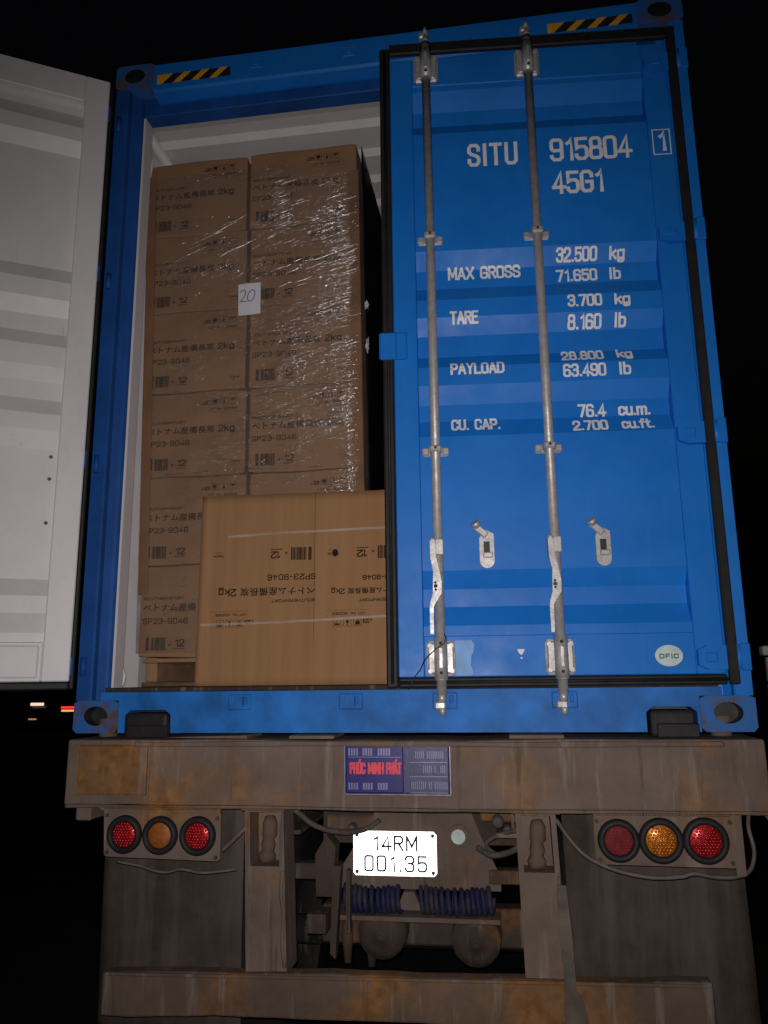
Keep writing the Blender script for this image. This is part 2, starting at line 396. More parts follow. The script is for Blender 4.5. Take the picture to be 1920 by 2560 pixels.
# ------------------------------------------------------------------ stroke lettering
def rr(x0, y0, x1, y1):
    c, e = .22 * (x1 - x0), min(.13, .3 * (y1 - y0))
    return [(x0, y0 + e), (x0, y1 - e), (x0 + c * .35, y1 - e * .35), (x0 + c, y1), (x1 - c, y1), (x1 - c * .35, y1 - e * .35), (x1, y1 - e),
            (x1, y0 + e), (x1 - c * .35, y0 + e * .35), (x1 - c, y0), (x0 + c, y0), (x0 + c * .35, y0 + e * .35), (x0, y0 + e)]
G = {
'0': (1, [rr(0, 0, 1, 1)]), '1': (.62, [[(.18, .80), (.45, .88), (.55, 1), (.55, 0)]]),
'2': (1, [[(0, .72), (0, .87), (.08, .95), (.22, 1), (.78, 1), (.92, .95), (1, .87), (1, .66), (.9, .55), (.08, .14), (0, 0), (1, 0)]]),
'3': (1, [[(0, .82), (0, .88), (.22, 1), (.78, 1), (1, .87), (1, .64), (.78, .53), (.4, .53)], [(.7, .53), (1, .42), (1, .13), (.78, 0), (.22, 0), (0, .13), (0, .20)]]),
'4': (1, [[(.74, 0), (.74, 1), (0, .26)], [(-.02, .26), (1.08, .26)]]),
'5': (1, [[(.95, 1), (.05, 1), (.05, .52), (.28, .60), (.78, .60), (1, .48), (1, .13), (.78, 0), (.22, 0), (0, .12), (0, .18)]]),
'6': (1, [rr(0, 0, 1, .54), [(0, .35), (0, .87), (.22, 1), (.78, 1), (1, .88), (1, .83)]]),
'7': (1, [[(0, 1), (1, 1), (.38, 0)]]), '8': (1, [rr(0, 0, 1, .53), rr(.06, .53, .94, 1)]),
'9': (1, [rr(0, .46, 1, 1), [(1, .65), (1, .13), (.78, 0), (.22, 0), (0, .12), (0, .17)]]),
'S': (1, [[(1, .76), (1, .87), (.78, 1), (.22, 1), (0, .87), (0, .66), (.22, .55), (.78, .45), (1, .34), (1, .13), (.78, 0), (.22, 0), (0, .13), (0, .24)]]),
'I': (.1, [[(.05, 0), (.05, 1)]]), 'T': (1, [[(0, 1), (1, 1)], [(.5, 1), (.5, 0)]]),
'U': (1, [[(0, 1), (0, .13), (.22, 0), (.78, 0), (1, .13), (1, 1)]]),
'Ú': (1, [[(0, 1), (0, .13), (.22, 0), (.78, 0), (1, .13), (1, 1)], [(.4, 1.14), (.75, 1.34)]]),
'G': (1, [[(1, .76), (1, .87), (.78, 1), (.22, 1), (0, .87), (0, .13), (.22, 0), (.78, 0), (1, .13), (1, .48), (.5, .48)]]),
'C': (1, [[(1, .74), (1, .87), (.78, 1), (.22, 1), (0, .87), (0, .13), (.22, 0), (.78, 0), (1, .13), (1, .26)]]),
'O': (1, [rr(0, 0, 1, 1)]), 'D': (1, [[(0, 0), (0, 1), (.75, 1), (1, .85), (1, .15), (.75, 0), (0, 0)]]),
'M': (1.25, [[(0, 0), (0, 1)], [(.06, .95), (.625, .25)], [(.625, .25), (1.19, .95)], [(1.25, 1), (1.25, 0)]]), 'N': (1.05, [[(0, 0), (0, 1)], [(.05, .95), (1.0, .05)], [(1.05, 0), (1.05, 1)]]),
'A': (1.1, [[(0, 0), (.52, .97)], [(.58, .97), (1.1, 0)], [(.19, .3), (.91, .3)]]), 'Á': (1.1, [[(0, 0), (.52, .97)], [(.58, .97), (1.1, 0)], [(.19, .3), (.91, .3)], [(.5, 1.14), (.85, 1.34)]]),
'X': (1.05, [[(0, 0), (1.05, 1)], [(0, 1), (1.05, 0)]]), 'Y': (1.05, [[(0, 1), (.52, .45), (1.05, 1)], [(.52, .5), (.52, 0)]]),
'R': (1, [[(0, 0), (0, 1), (.78, 1), (1, .88), (1, .62), (.78, .5), (0, .5)], [(.5, .5), (1, 0)]]),
'P': (1, [[(0, 0), (0, 1), (.78, 1), (1, .88), (1, .58), (.78, .46), (0, .46)]]), 'E': (.9, [[(.9, 1), (0, 1), (0, 0), (.9, 0)], [(0, .52), (.75, .52)]]),
'F': (.9, [[(.9, 1), (0, 1), (0, 0)], [(0, .5), (.75, .5)]]), 'L': (.9, [[(0, 1), (0, 0), (.9, 0)]]), 'H': (1, [[(0, 0), (0, 1)], [(1, 0), (1, 1)], [(0, .5), (1, .5)]]),
'K': (1, [[(0, 0), (0, 1)], [(1, 1), (0, .4)], [(.35, .6), (1, 0)]]), 'V': (1.05, [[(0, 1), (.52, 0), (1.05, 1)]]),
'k': (.9, [[(0, 0), (0, 1)], [(.85, .68), (0, .28)], [(.3, .43), (.9, 0)]]),
'g': (.95, [rr(0, 0, .95, .7), [(.95, .7), (.95, -.15), (.75, -.27), (.2, -.27), (.05, -.18)]]),
'l': (.1, [[(.05, 0), (.05, 1)]]), 'b': (.95, [[(0, 0), (0, 1)], rr(0, 0, .95, .7)]),
'c': (.9, [[(.9, .55), (.9, .62), (.7, .72), (.2, .72), (0, .62), (0, .1), (.2, 0), (.7, 0), (.9, .1), (.9, .17)]]),
'u': (.9, [[(0, .7), (0, .1), (.2, 0), (.7, 0), (.9, .12)], [(.9, .7), (.9, 0)]]),
'm': (1.5, [[(0, 0), (0, .7)], [(0, .58), (.25, .7), (.6, .7), (.75, .6), (.75, 0)], [(.75, .58), (1, .7), (1.35, .7), (1.5, .6), (1.5, 0)]]),
'f': (.65, [[(.25, 0), (.25, .87), (.42, 1), (.65, 1)], [(0, .68), (.6, .68)]]), 't': (.65, [[(.25, .95), (.25, .13), (.42, 0), (.65, 0)], [(0, .68), (.6, .68)]]),
'o': (.95, [rr(0, 0, .95, .7)]), 'e': (.9, [[(0, .35), (.9, .35), (.9, .6), (.7, .7), (.2, .7), (0, .6), (0, .1), (.2, 0), (.7, 0), (.88, .1)]]),
'.': (.22, [[(.11, -.06), (.11, .1)]]), '-': (.6, [[(.05, .42), (.55, .42)]]), ':': (.2, [[(.1, 0), (.1, .14)], [(.1, .5), (.1, .64)]]),
'×': (.7, [[(.08, .12), (.62, .58)], [(.08, .58), (.62, .12)]]), '<': (.8, [[(.75, .8), (.05, .48), (.75, .16)], [(.05, .02), (.75, .02)]]), ' ': (.6, []),
}
def strokes(text, width, height, thick, gap=.42, flipx=1):
    """flat quads (list of 4-point x,z polygons, with their stroke number) for a line of lettering in a width x height box"""
    adv = []; x = 0
    for ch in text:
        adv.append(x); x += G[ch][0] + gap
    tot = max(x - gap, .1); k = (width - thick) / tot; hh = height - thick; quads = []; sn = 0
    for ch, a in zip(text, adv):
        for pl in G[ch][1]:
            P = [Vector((thick / 2 + (a + p[0]) * k, thick / 2 + p[1] * hh)) for p in pl]
            closed = len(P) > 3 and (P[0] - P[-1]).length < 1e-6
            n = len(P); L = []; Rr = []
            for i in range(n):
                if closed: d0 = (P[i] - P[i - 1 if i else n - 2]); d1 = (P[(i + 1) if i < n - 1 else 1] - P[i])
                else: d0 = P[i] - P[i - 1] if i else P[1] - P[0]; d1 = P[i + 1] - P[i] if i < n - 1 else P[-1] - P[-2]
                d0 = d0.normalized(); d1 = d1.normalized(); n0 = Vector((-d0.y, d0.x)); n1 = Vector((-d1.y, d1.x)); m = n0 + n1
                if m.length < .3: m = n0
                m = m.normalized(); c = max(m.dot(n0), .55); o = m * (thick / 2 / c)
                e = Vector((0, 0))
                if not closed and i == 0: e = -d1 * thick / 2
                if not closed and i == n - 1: e = d0 * thick / 2
                if len(pl) == 2 and ch in '.:': e = e * .2
                L.append(P[i] + o + e); Rr.append(P[i] - o + e)
            for i in range(n - 1): quads.append(([L[i], L[i + 1], Rr[i + 1], Rr[i]], sn))
            sn += 1
    return quads
def write(mb, text, x0, z0, w_, h_, thick, y, mi=0, gap=.42, rot=False, lift=.0001, slant=0.):
    """lettering lying on the plane y; x0,z0 its lower left corner (rot: turned upside down, x0,z0 its right top corner)"""
    for i_, (q, sn) in enumerate(strokes(text, w_, h_, thick, gap)):
        pts = [((x0 - p.x, z0 - p.y) if rot else (x0 + p.x + slant * p.y, z0 + p.y)) for p in q]
        mb.add([(x, y - .3 * lift * (i_ % 24), z) for x, z in pts], [[3, 2, 1, 0]], mi)
GLY = {}
def glyph_mesh(text, bold=0.0):
    if text in GLY: return GLY[text]
    cu = bpy.data.curves.new('glyph', 'FONT'); cu.body = text; cu.size = 1; cu.offset = bold; cu.resolution_u = 3
    o = bpy.data.objects.new('glyph', cu); sc.collection.objects.link(o)
    dg = bpy.context.evaluated_depsgraph_get(); me = bpy.data.meshes.new_from_object(o.evaluated_get(dg))
    vs_ = [(v.co.x, v.co.y) for v in me.vertices]; fs = [list(p.vertices) for p in me.polygons]
    bpy.data.objects.remove(o); bpy.data.curves.remove(cu); bpy.data.meshes.remove(me)
    x0 = min(p[0] for p in vs_); x1 = max(p[0] for p in vs_); y0 = min(p[1] for p in vs_); y1 = max(p[1] for p in vs_)
    GLY[text] = ([((p[0] - x0) / (x1 - x0), (p[1] - y0) / (y1 - y0)) for p in vs_], fs); return GLY[text]
def write_cjk(mb, text, x0, z0, w_, h_, y, mi=0, rot=False):
    v, f = glyph_mesh(text); s = -1 if rot else 1
    for k, (dx, dz) in enumerate(((0, 0), (.0014, 0), (.0007, .0009))): mb.add([(x0 + s * (p[0] * w_ + dx), y - .0002 * k, z0 + s * (p[1] * h_ + dz)) for p in v], f, mi)

# ================================================================== SETTING
g = MB(); g.add([(-300, -60, -ZB), (300, -60, -ZB), (300, 500, -ZB), (-300, 500, -ZB)], [[0, 1, 2, 3]])
go = g.build('ground', 'asphalt'); go['kind'] = 'structure'

# ================================================================== SHIPPING CONTAINER
W_, H_, LEN = 2.438, 2.896, 12.19
con = thing('shipping_container', 'blue high cube shipping container, left door open and right door shut, on the trailer', 'shipping container', (W_ / 2, 0, 0))
# corner castings
for (x0, x1) in ((0, .178), (W_ - .178, W_)):
    for (z0, z1, hz) in ((0, .118, .062), (H_ - .118, H_, H_ - .058)):
        c = MB(); hx = .089 if x0 == 0 else W_ - .089
        c.holed(x0, x1, z0, z1, 0, .162, hx, hz, .047, .035, 0, 1, .06)
        c.box(x0 + .004, x1 - .004, .066, .158, z0 + .004, z1 - .004)
        c.build('corner_casting', ['worn', 'hazard_black'], con)
        b = MB(); b.box(x0, x1, LEN - .16, LEN, z0, z1, .008); b.build('corner_casting', 'worn', con)
# corner posts: an outer face, a rounded step and an inner return
def post(mirror, name, y0, y1, mats):
    pts = [(.004, .004), (.058, .004), (.064, .010), (.064, .040), (.086, .062), (.098, .066), (.103, .075), (.103, .150), (.045, .150), (.045, .12), (.004, .12)]
    if mirror: pts = [(W_ - x, y) for x, y in pts][::-1]
    p = MB(); p.prismz(pts, .118, H_ - .118)
    return p.build(name, mats, con)
post(False, 'corner_post', 0, .1, 'shaded_blue'); post(True, 'corner_post', 0, .1, 'blue')  # the left post's dimmer light is painted in by the darker blue
for x0, x1 in ((.004, .1), (W_ - .1, W_ - .004)):
    p = MB(); p.box(x0, x1, LEN - .12, LEN - .01, .118, H_ - .118, .01); p.build('corner_post', 'blue', con)
# white inner lining of the left rear post with its return
p = MB(); p.prismz([(.1045, .082), (.108, .082), (.108, .148), (.094, .1515), (.047, .1515), (.047, .158), (.101, .158), (.1145, .150), (.1145, .078), (.1045, .078)], .158, 2.68)
p.build('post_lining', 'white', con)
# header: outer beam with a shelf under it and an inner drip lip
h = MB()
h.prismx([(.002, H_ - .012), (.002, 2.757), (.012, 2.748), (.066, 2.742), (.15, 2.742), (.15, H_ - .012)], .1785, W_ - .1785)
h.build('header', 'blue', con)
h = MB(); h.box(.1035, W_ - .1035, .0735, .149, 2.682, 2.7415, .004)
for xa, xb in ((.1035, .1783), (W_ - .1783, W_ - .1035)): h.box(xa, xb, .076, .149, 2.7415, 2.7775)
h.build('header_lip', 'shaded_blue', con)  # shade under the header is put into the lip's colour
# sill with two pockets for the guide blocks
s_ = MB()
xs = [(.1785, .205, 0), (.205, .384, .083), (.384, 2.083, 0), (2.083, 2.249, .083), (2.249, W_ - .1785, 0)]
for x0, x1, z0 in xs: s_.box(x0, x1, .003, .15, z0, .148)
for x0, x1, z0 in xs:
    if z0:
        s_.prism([(x0, z0), (x0, z0 - .018), (x0 + .022, z0)], .0032, .15); s_.prism([(x1, z0), (x1 - .022, z0), (x1, z0 - .018)], .0032, .15)
for xa, xb in ((.1035, .1783), (W_ - .1783, W_ - .1035)): s_.box(xa, xb, .0045, .15, .1183, .148)
s_.build('sill', 'dirty_blue', con)
st = MB(); st.box(.105, W_ - .105, .030, .1505, .1485, .1645, .003); st.build('threshold', 'dark_steel', con)
for x0, x1 in ((.205, .384), (2.083, 2.249)):
    q = MB(); q.box(x0 + .001, x1 - .001, .11, .148, .001, .082); q.build('pocket_back', 'hazard_black', con)
# corrugated side walls
def wall(x_in, x_out, name):
    prof = []; y = .152; k = 0
    while y < LEN - .3:
        prof += [(x_in, y), (x_in, y + .070), (x_out, y + .138), (x_out, y + .208)]; y += .276
    prof.append((x_in, LEN - .12))
    m = MB(); off = .002 if x_in < x_out else -.002
    sgn = -1 if x_in < 1 else 1
    a = [(x, y) for x, y in prof]; b = [(x + sgn * .002, y) for x, y in prof]; n = len(a)
    for pts, mi in ((a, 0), (b, 1)):
        m.add([(x, y, .16) for x, y in pts] + [(x, y, 2.75) for x, y in pts], [[i, i + 1, n + i + 1, n + i] for i in range(n - 1)], mi)
    m.box(min(x_in, x_out) - .004 if sgn < 0 else x_in - .01, max(x_in, x_out) + .01 if sgn < 0 else x_out + .004, .152, LEN - .12, 2.75, H_ - .02, 0, 0)
    m.box(.004 if sgn < 0 else W_ - .06, .06 if sgn < 0 else W_ - .004, .165, LEN - .17, .0, .159, 0, 1)
    return m.build(name, ['white', 'blue'], con)
wall(.046, .012, 'side_wall'); wall(W_ - .046, W_ - .012, 'side_wall')
# roof: ridges run across
prof = []; y = .155
prof += [(y, 2.700), (.215, 2.715)]
y = .235
while y < LEN - .3:
    prof += [(y, 2.735), (y + .075, 2.735), (y + .105, 2.712), (y + .18, 2.712)]; y += .209
prof.append((LEN - .1, 2.735))
rf = MB(); n = len(prof)
for dz, mi in ((0, 0), (.003, 1)):
    rf.add([(.05, y, z + dz) for y, z in prof] + [(W_ - .05, y, z + dz) for y, z in prof], [[i, i + 1, n + i + 1, n + i] for i in range(n - 1)], mi)
rf.build('roof', ['white', 'blue'], con)
rr_ = MB(); rr_.cyl((.068, .152, 2.69), (.068, LEN - .13, 2.69), .022, 12); rr_.build('roof_rail', 'white', con)
fl_ = MB(); fl_.box(.05, W_ - .05, .151, LEN - .1, .12, .1635); fl_.build('floor', 'interior_floor', con)
fw = MB(); fw.box(.1, W_ - .1, LEN - .05, LEN - .01, .118, H_ - .02); fw.build('front_wall', 'blue', con)
# lashing points behind the left post
lb = MB(); lb.cyl((.085, .172, .17), (.085, .172, 2.66), .006, 8)
for z in (.24, 1.2, 2.2): lb.box(.047, .088, .168, .178, z, z + .012)
lb.tube([(.06, .19, .28), (.085, .185, .25), (.105, .182, .21), (.10, .18, .175), (.08, .18, .172)], .008, 8)
lb.tube([(.05, .2, 2.60), (.075, .19, 2.58), (.10, .188, 2.53), (.09, .19, 2.46)], .007, 8)
lb.build('lashing_bar', 'white', con)
# hazard stickers on the header
def hazard(x0, x1, z0, z1):
    h = MB(); y = .0005; n = 4; p = (x1 - x0) / n
    h.add([(x0, y, z0), (x1, y, z0), (x1, y, z1), (x0, y, z1)], [[3, 2, 1, 0]], 1)
    sl = (z1 - z0) * 1.05; y -= .0006
    for k in range(n):
        a = x0 + k * p - .012
        poly = [(a, z0), (a + p * .42, z0), (a + p * .42 + sl, z1), (a + sl, z1)]
        poly = [(min(max(x, x0), x1), z) for x, z in poly]
        if k == 0: poly = [(x0, z0), (a + p * .42, z0), (a + p * .42 + sl, z1), (x0, z1)]
        h.add([(x, y, z) for x, z in poly], [[3, 2, 1, 0]], 0)
    return h.build('warning_sticker', ['hazard_yellow', 'hazard_black'], con)
hazard(.196, .534, 2.782, 2.829); hazard(1.901, 2.241, 2.790, 2.834)

# ---- doors.  surf(): depth of the pressed grooves behind the door's face at height z
GR = [(2.545, 2.470, 2.405, 2.347), (1.825, 1.757, 1.679, 1.617), (1.544, 1.480, 1.394, 1.341), (1.267, 1.200, 1.135, 1.066), (.564, .500, .436, .367)]
DEEP = .034
BR = sorted(z for g_ in GR for z in g_)
def surf(z):
    for a, b, c, d in GR:
        if a > z >= b: return DEEP * (a - z) / (a - b)
        if b > z >= c: return DEEP
        if c > z > d: return DEEP * (z - d) / (c - d)
    return 0.
YF = .036          # outer face of the infill of the closed door; its frame stands 6 mm proud
def leaf(x0, x1, xi0, xi1, zt, zb, zit, zib):
    """one door leaf standing shut; material 0 outside, 1 inside"""
    m = MB(); pr = [(zit, 0)] + [(z, surf(z)) for z in reversed(BR) if zib < z < zit] + [(zib, 0)]
    n = len(pr)
    for dy, mi in ((0, 0), (.003, 1)):
        m.add([(xi0 + .001, YF + d + dy, z) for z, d in pr] + [(xi1 - .001, YF + d + dy, z) for z, d in pr], [[i, n + i, n + i + 1, i + 1] for i in range(n - 1)], mi)
    return m
def bars(x0, x1, xi0, xi1, zt, zb, zit, zib, m):
    for a in ((x0, xi0, zb, zt), (xi1, x1, zb, zt), (xi0 + .0002, xi1 - .0002, zit, zt), (xi0 + .0002, xi1 - .0002, zb, zib)):
        m.box(a[0], a[1], YF - .006, .092, a[2], a[3], .003, 0)
def rubber(x0, x1, zt, zb, ws, wt, wb, we, y0=.016, y1=.10):
    m = MB()
    m.box(x0 - ws, x0 - .0005, y0, y1, zb - wb, zt + wt, .006); m.box(x1 + .0005, x1 + we, -.006, .02, zb - wb, zt + wt, .005)
    m.box(x0, x1, -.0045, .02, zt + .0005, zt + wt, .005); m.box(x0, x1, y0 + .002, y1, zb - wb, zb - .0005, .006)
    # lip moulding along the rubber
    m.tube([(x0 - ws * .5, y0, zb - wb * .6), (x0 - ws * .5, y0, zt + wt * .6)], .006, 8); m.tube([(x0, y0 + .002, zb - wb * .5), (x1, y0 + .002, zb - wb * .5)], .006, 8)
    return m
D0, D1, DI0, DI1, DT, DB, DIT, DIB = 1.245, 2.362, 1.335, 2.266, 2.700, .190, 2.568, .332
# the right door is not pushed home: it stands a few degrees ajar about its hinge pins
AJ = Matrix.Translation((2.404, .008, 0)) @ Matrix.Rotation(R(4.4), 4, 'Z') @ Matrix.Translation((-2.404, -.008, 0))
def ajar(mb):
    mb.v = [tuple(AJ @ Vector(p)) for p in mb.v]; return mb
# right door, shut
d = leaf(D0, D1, DI0, DI1, DT, DB, DIT, DIB); bars(D0, D1, DI0, DI1, DT, DB, DIT, DIB, d)
door = ajar(d).build('door', ['blue', 'white'], con, label='right door, all but shut, with white lettering and two lock rods')
PIVOT = door
rubber(D0, D1, DT, DB, .042, .050, .036, .034).build('gasket', 'rubber', door)
def rod(x):
    y = -.012
    r = MB(); r.cyl((x, y, .13), (x, y, 2.735), .0172, 16)
    r.cyl((x, y, .105), (x, y, .135), .0135, 12); r.cyl((x, y, 2.73), (x, y, 2.765), .0135, 12)
    r.cyl((x, y, .178), (x, y, .186), .021, 14); r.cyl((x, y, 2.708), (x, y, 2.716), .021, 14)
    # cam ends
    for z0, z1 in ((.082, .108), (2.755, 2.78)): r.box(x - .026, x + .012, y - .012, y + .016, z0, z1, .005)
    r.cyl((x + .001, y, .062), (x + .001, y, .09), .010, 10, r1=.012); r.cyl((x, y, 2.778), (x, y, 2.815), .011, 10, r1=.005)
    ro = r.build('lock_rod', 'zinc', door)
    # bearing brackets: bottom and top plates with a sleeve, two slim guides between
    for zc, hh in ((.254, .060), (2.637, .060)):
        b = MB(); b.box(x - .050, x + .050, .0165, .0295, zc - hh, zc + hh, .010)
        for sx in (-1, 1):
            b.box(x + sx * .030 - .014, x + sx * .030 + .014, .006, .018, zc - hh * .86, zc + hh * .86, .004)
            for sz in (-1, 1): b.cyl((x + sx * .037, .008, zc + sz * .044), (x + sx * .037, .002, zc + sz * .044), .008, 10)
        b.cyl((x, y, zc - .072), (x, y, zc + .072), .0235, 18)
        b.box(x - .007, x + .007, y - .026, y - .021, zc - .035, zc + .035, .002)
        for sz in (-1, 1): b.cyl((x, y - .020, zc + sz * .05), (x, y - .027, zc + sz * .05), .006, 8, 1)
        b.build('rod_bracket', ['zinc', 'dark_steel'], door)
    for zc in (1.003, 1.861):
        b = MB(); b.box(x - .048, x + .048, .020, .0295, zc - .017, zc + .017, .005)
        b.box(x - .022, x + .022, -.034, .024, zc - .013, zc + .013, .006)
        for sx in (-1, 1): b.box(x + sx * .037 - .012, x + sx * .037 + .012, .010, .021, zc - .014, zc + .014, .004)
        b.cyl((x, -.033, zc + .002), (x, -.037, zc + .002), .005, 8, 1)
        b.build('rod_bracket', ['zinc', 'dark_steel'], door)
    # swing handle hanging down beside the rod
    hb = MB(); hb.box(x - .028, x - .010, -.040, .004, .600, .672, .004); hb.box(x - .010, x + .019, -.042, -.034, .610, .668, .003)
    path = [(x - .019, .660, .010), (x - .018, .600, .010), (x - .008, .550, .011), (x - .006, .515, .015), (x - .007, .475, .015), (x - .021, .445, .010), (x - .027, .430, .007), (x - .028, .335, .006)]
    for (xa, za, wa), (xb, zb2, wb2) in zip(path, path[1:]):
        hb.prism([(xa - wa, za), (xb - wb2, zb2), (xb + wb2, zb2), (xa + wa, za)], -.046, -.036)
    for dz in (-.012, 0, .012): hb.cyl((x - .012, -.045, .500 + dz), (x - .012, -.049, .500 + dz), .0045 if dz else .007, 8, 1)
    hb.build('rod_handle', ['zinc', 'dark_steel'], door)
    # handle catch screwed to the door, its latch cocked to the left
    cx = x + .174; cz = .634
    c = MB(); pts = [(cx + .026 * math.cos(t), cz - .040 + .026 * math.sin(t)) for t in [math.pi + math.pi * k / 10 for k in range(11)]] + [(cx + .026, cz + .058), (cx - .006, cz + .075), (cx - .026, cz + .042)]
    hole = (cx - .011, cx + .011, cz - .012, cz + .030)
    c.prism(pts, .022, YF - .0005); c.box(hole[0], hole[1], .0205, .0225, hole[2], hole[3], 0, 1)
    c.box(cx - .014, cx + .020, .008, .021, cz - .030, cz - .010, .003); c.cyl((cx, .022, cz - .046), (cx, .014, cz - .046), .012, 14)
    c.cyl((cx - .002, .022, cz + .052), (cx - .002, .012, cz + .052), .014, 14)
    M = Matrix.Translation((cx - .002, 0, cz + .052)) @ Matrix.Rotation(R(-52), 4, 'Y')
    c.box(-.052, .004, .008, .016, -.013, .013, .004, 0, Matrix.Translation((cx - .002, 0, cz + .052)) @ Matrix.Rotation(R(42), 4, 'Y'))
    c.tube([(cx - .030, .012, cz + .082), (cx - .042, .004, cz + .098)], [.012, .019], 12)
    c.build('handle_catch', ['zinc', 'hazard_black'], door)
rod(1.394); rod(1.805)
# cam keepers on sill (the left pair waits for the open door) and header
for x in (.650, 1.064, 1.402, 1.815):
    k = MB(); k.box(x - .044, x + .044, -.004, .0025, .080, .137, .004); k.prism([(x - .016, .128), (x - .016, .092), (x + .016, .092), (x + .016, .128)], -.018, -.0045)
    k.box(x + .018, x + .030, -.016, -.0042, .10, .128, .003)
    k.build('cam_keeper', 'dirty_blue', con)
for x in (.650, 1.064):
    k = MB(); k.box(x - .03, x + .03, -.004, .0015, 2.80, 2.845, .004); k.box(x - .012, x + .012, -.014, -.0042, 2.808, 2.836, .003); k.build('cam_keeper', 'blue', con)
# hinges
for zc in (2.596, 1.843, 1.043, .245):
    hg = MB(); hg.prism([(2.268, zc + .025), (2.268, zc - .025), (2.300, zc - .040), (2.398, zc - .040), (2.398, zc + .040), (2.300, zc + .040)], .006, .029)
    hg.box(2.290, 2.330, -.001, .0062, zc - .016, zc + .016, .003); hg.cyl((2.404, .008, zc - .042), (2.404, .008, zc + .042), .016, 14)
    hg.box(2.4055, 2.436, -.010, .0035, zc - .046, zc + .046, .003)
    hg.build('hinge', 'blue', door)
    hl = MB(); hl.cyl((.028, -.004, zc - .036), (.028, -.004, zc + .036), .010, 14); hl.build('hinge_lug', 'shaded_blue', con)
lg = MB(); lg.box(1.191, 1.258, -.006, .012, 1.366, 1.474, .006); lg.box(1.224, 1.297, .008, .0295, 1.372, 1.478, .005); lg.build('locking_lug', 'blue', door)
# lettering: painted on, so it follows the pressed grooves
def painted(rows):
    bm = bmesh.new(); cnt = 0
    for text, x0, z0, w2, h2, t2, gap in rows:
        for q, sn in strokes(text, w2, h2, t2, gap):
            vs_ = [bm.verts.new((x0 + p.x, (cnt + sn) % 8 * .00012, z0 + p.y)) for p in q]; bm.faces.new(vs_)
        cnt += 3
    for z in BR:
        bmesh.ops.bisect_plane(bm, geom=bm.verts[:] + bm.edges[:] + bm.faces[:], plane_co=(0, 0, z), plane_no=(0, 0, 1))
    m = MB(); bm.verts.ensure_lookup_table(); bm.verts.index_update()
    m.add([(v.co.x, YF + (surf(v.co.z) if v.co.x < DI1 else -.006) - .0010 - v.co.y, v.co.z) for v in bm.verts], [[v.index for v in f.verts] for f in bm.faces]); bm.free(); return m
T1, T2 = .0142, .0086
rows = [('SITU', 1.552, 2.188, .200, .102, T1, .62), ('915804', 1.879, 2.190, .320, .103, T1, .40), ('1', 2.298, 2.206, .036, .086, T1, .3), ('45G1', 1.880, 2.046, .202, .099, T1, .42),
 ('MAX GROSS', 1.460, 1.715, .283, .052, T2, .40), ('32.500', 1.881, 1.766, .158, .051, T2, .42), ('kg', 2.085, 1.768, .059, .046, T2, .4), ('71.650', 1.879, 1.687, .158, .051, T2, .42), ('lb', 2.083, 1.689, .044, .050, T2, .6),
 ('TARE', 1.462, 1.518, .109, .049, T2, .42), ('3.700', 1.911, 1.565, .130, .050, T2, .42), ('kg', 2.087, 1.567, .059, .045, T2, .4), ('8.160', 1.909, 1.484, .128, .052, T2, .42), ('lb', 2.085, 1.486, .044, .050, T2, .6),
 ('PAYLOAD', 1.458, 1.308, .203, .049, T2, .42), ('28.800', 1.877, 1.351, .158, .046, T2, .42), ('kg', 2.083, 1.355, .059, .042, T2, .4), ('63.490', 1.878, 1.282, .159, .052, T2, .42), ('lb', 2.084, 1.284, .044, .050, T2, .6),
 ('CU. CAP.', 1.455, 1.092, .185, .049, T2, .42), ('76.4', 1.929, 1.133, .103, .052, T2, .42), ('cu.m.', 2.077, 1.135, .119, .048, T2, .42), ('2.700', 1.903, 1.073, .129, .046, T2, .42), ('cu.ft.', 2.081, 1.075, .119, .044, T2, .42)]
painted(rows).build('lettering', 'letter_white', door)
bx = MB()
for a in ((2.280, 2.350, 2.299, 2.303), (2.280, 2.350, 2.190, 2.194), (2.280, 2.284, 2.194, 2.299), (2.346, 2.350, 2.194, 2.299)):
    bx.add([(a[0], YF - .0075, a[2]), (a[1], YF - .0075, a[2]), (a[1], YF - .0075, a[3]), (a[0], YF - .0075, a[3])], [[3, 2, 1, 0]])
# (the check digit's box runs over onto the frame)
bx.build('lettering', 'letter_white', door)
so = MB(); n = 28
so.add([(2.176 + .047 * math.cos(2 * math.pi * k / n), YF - .0070, .253 + .036 * math.sin(2 * math.pi * k / n)) for k in range(n)], [list(range(n))[::-1]])
write(so, 'DFIC', 2.143, .243, .066, .017, .0042, YF - .0074, 1, .5)
so.build('oval_sticker', ['sticker_white', 'sticker_teal'], door)
tr = MB(); tr.add([(1.660, YF - .0069, .282), (1.686, YF - .0069, .282), (1.680, YF - .0069, .268), (1.674, YF - .0069, .262), (1.666, YF - .0069, .268)], [[0, 1, 2, 3, 4]])
tr.add([(1.668, YF - .0069, .254), (1.678, YF - .0069, .254), (1.674, YF - .0069, .247)], [[0, 1, 2]]); tr.build('torn_sticker', 'letter_white', door)
rs = MB(); rs.add([(1.444, YF - .0068, .315), (1.502, YF - .0068, .316), (1.512, YF - .0068, .300), (1.506, YF - .0068, .272), (1.500, YF - .0068, .262), (1.497, YF - .0068, .23), (1.506, YF - .0068, .205), (1.500, YF - .0068, .194), (1.446, YF - .0068, .193)], [list(range(9))])
rs.build('pale_patch', 'pale_blue', door)  # irregular flat patch, a little paler than the door's blue
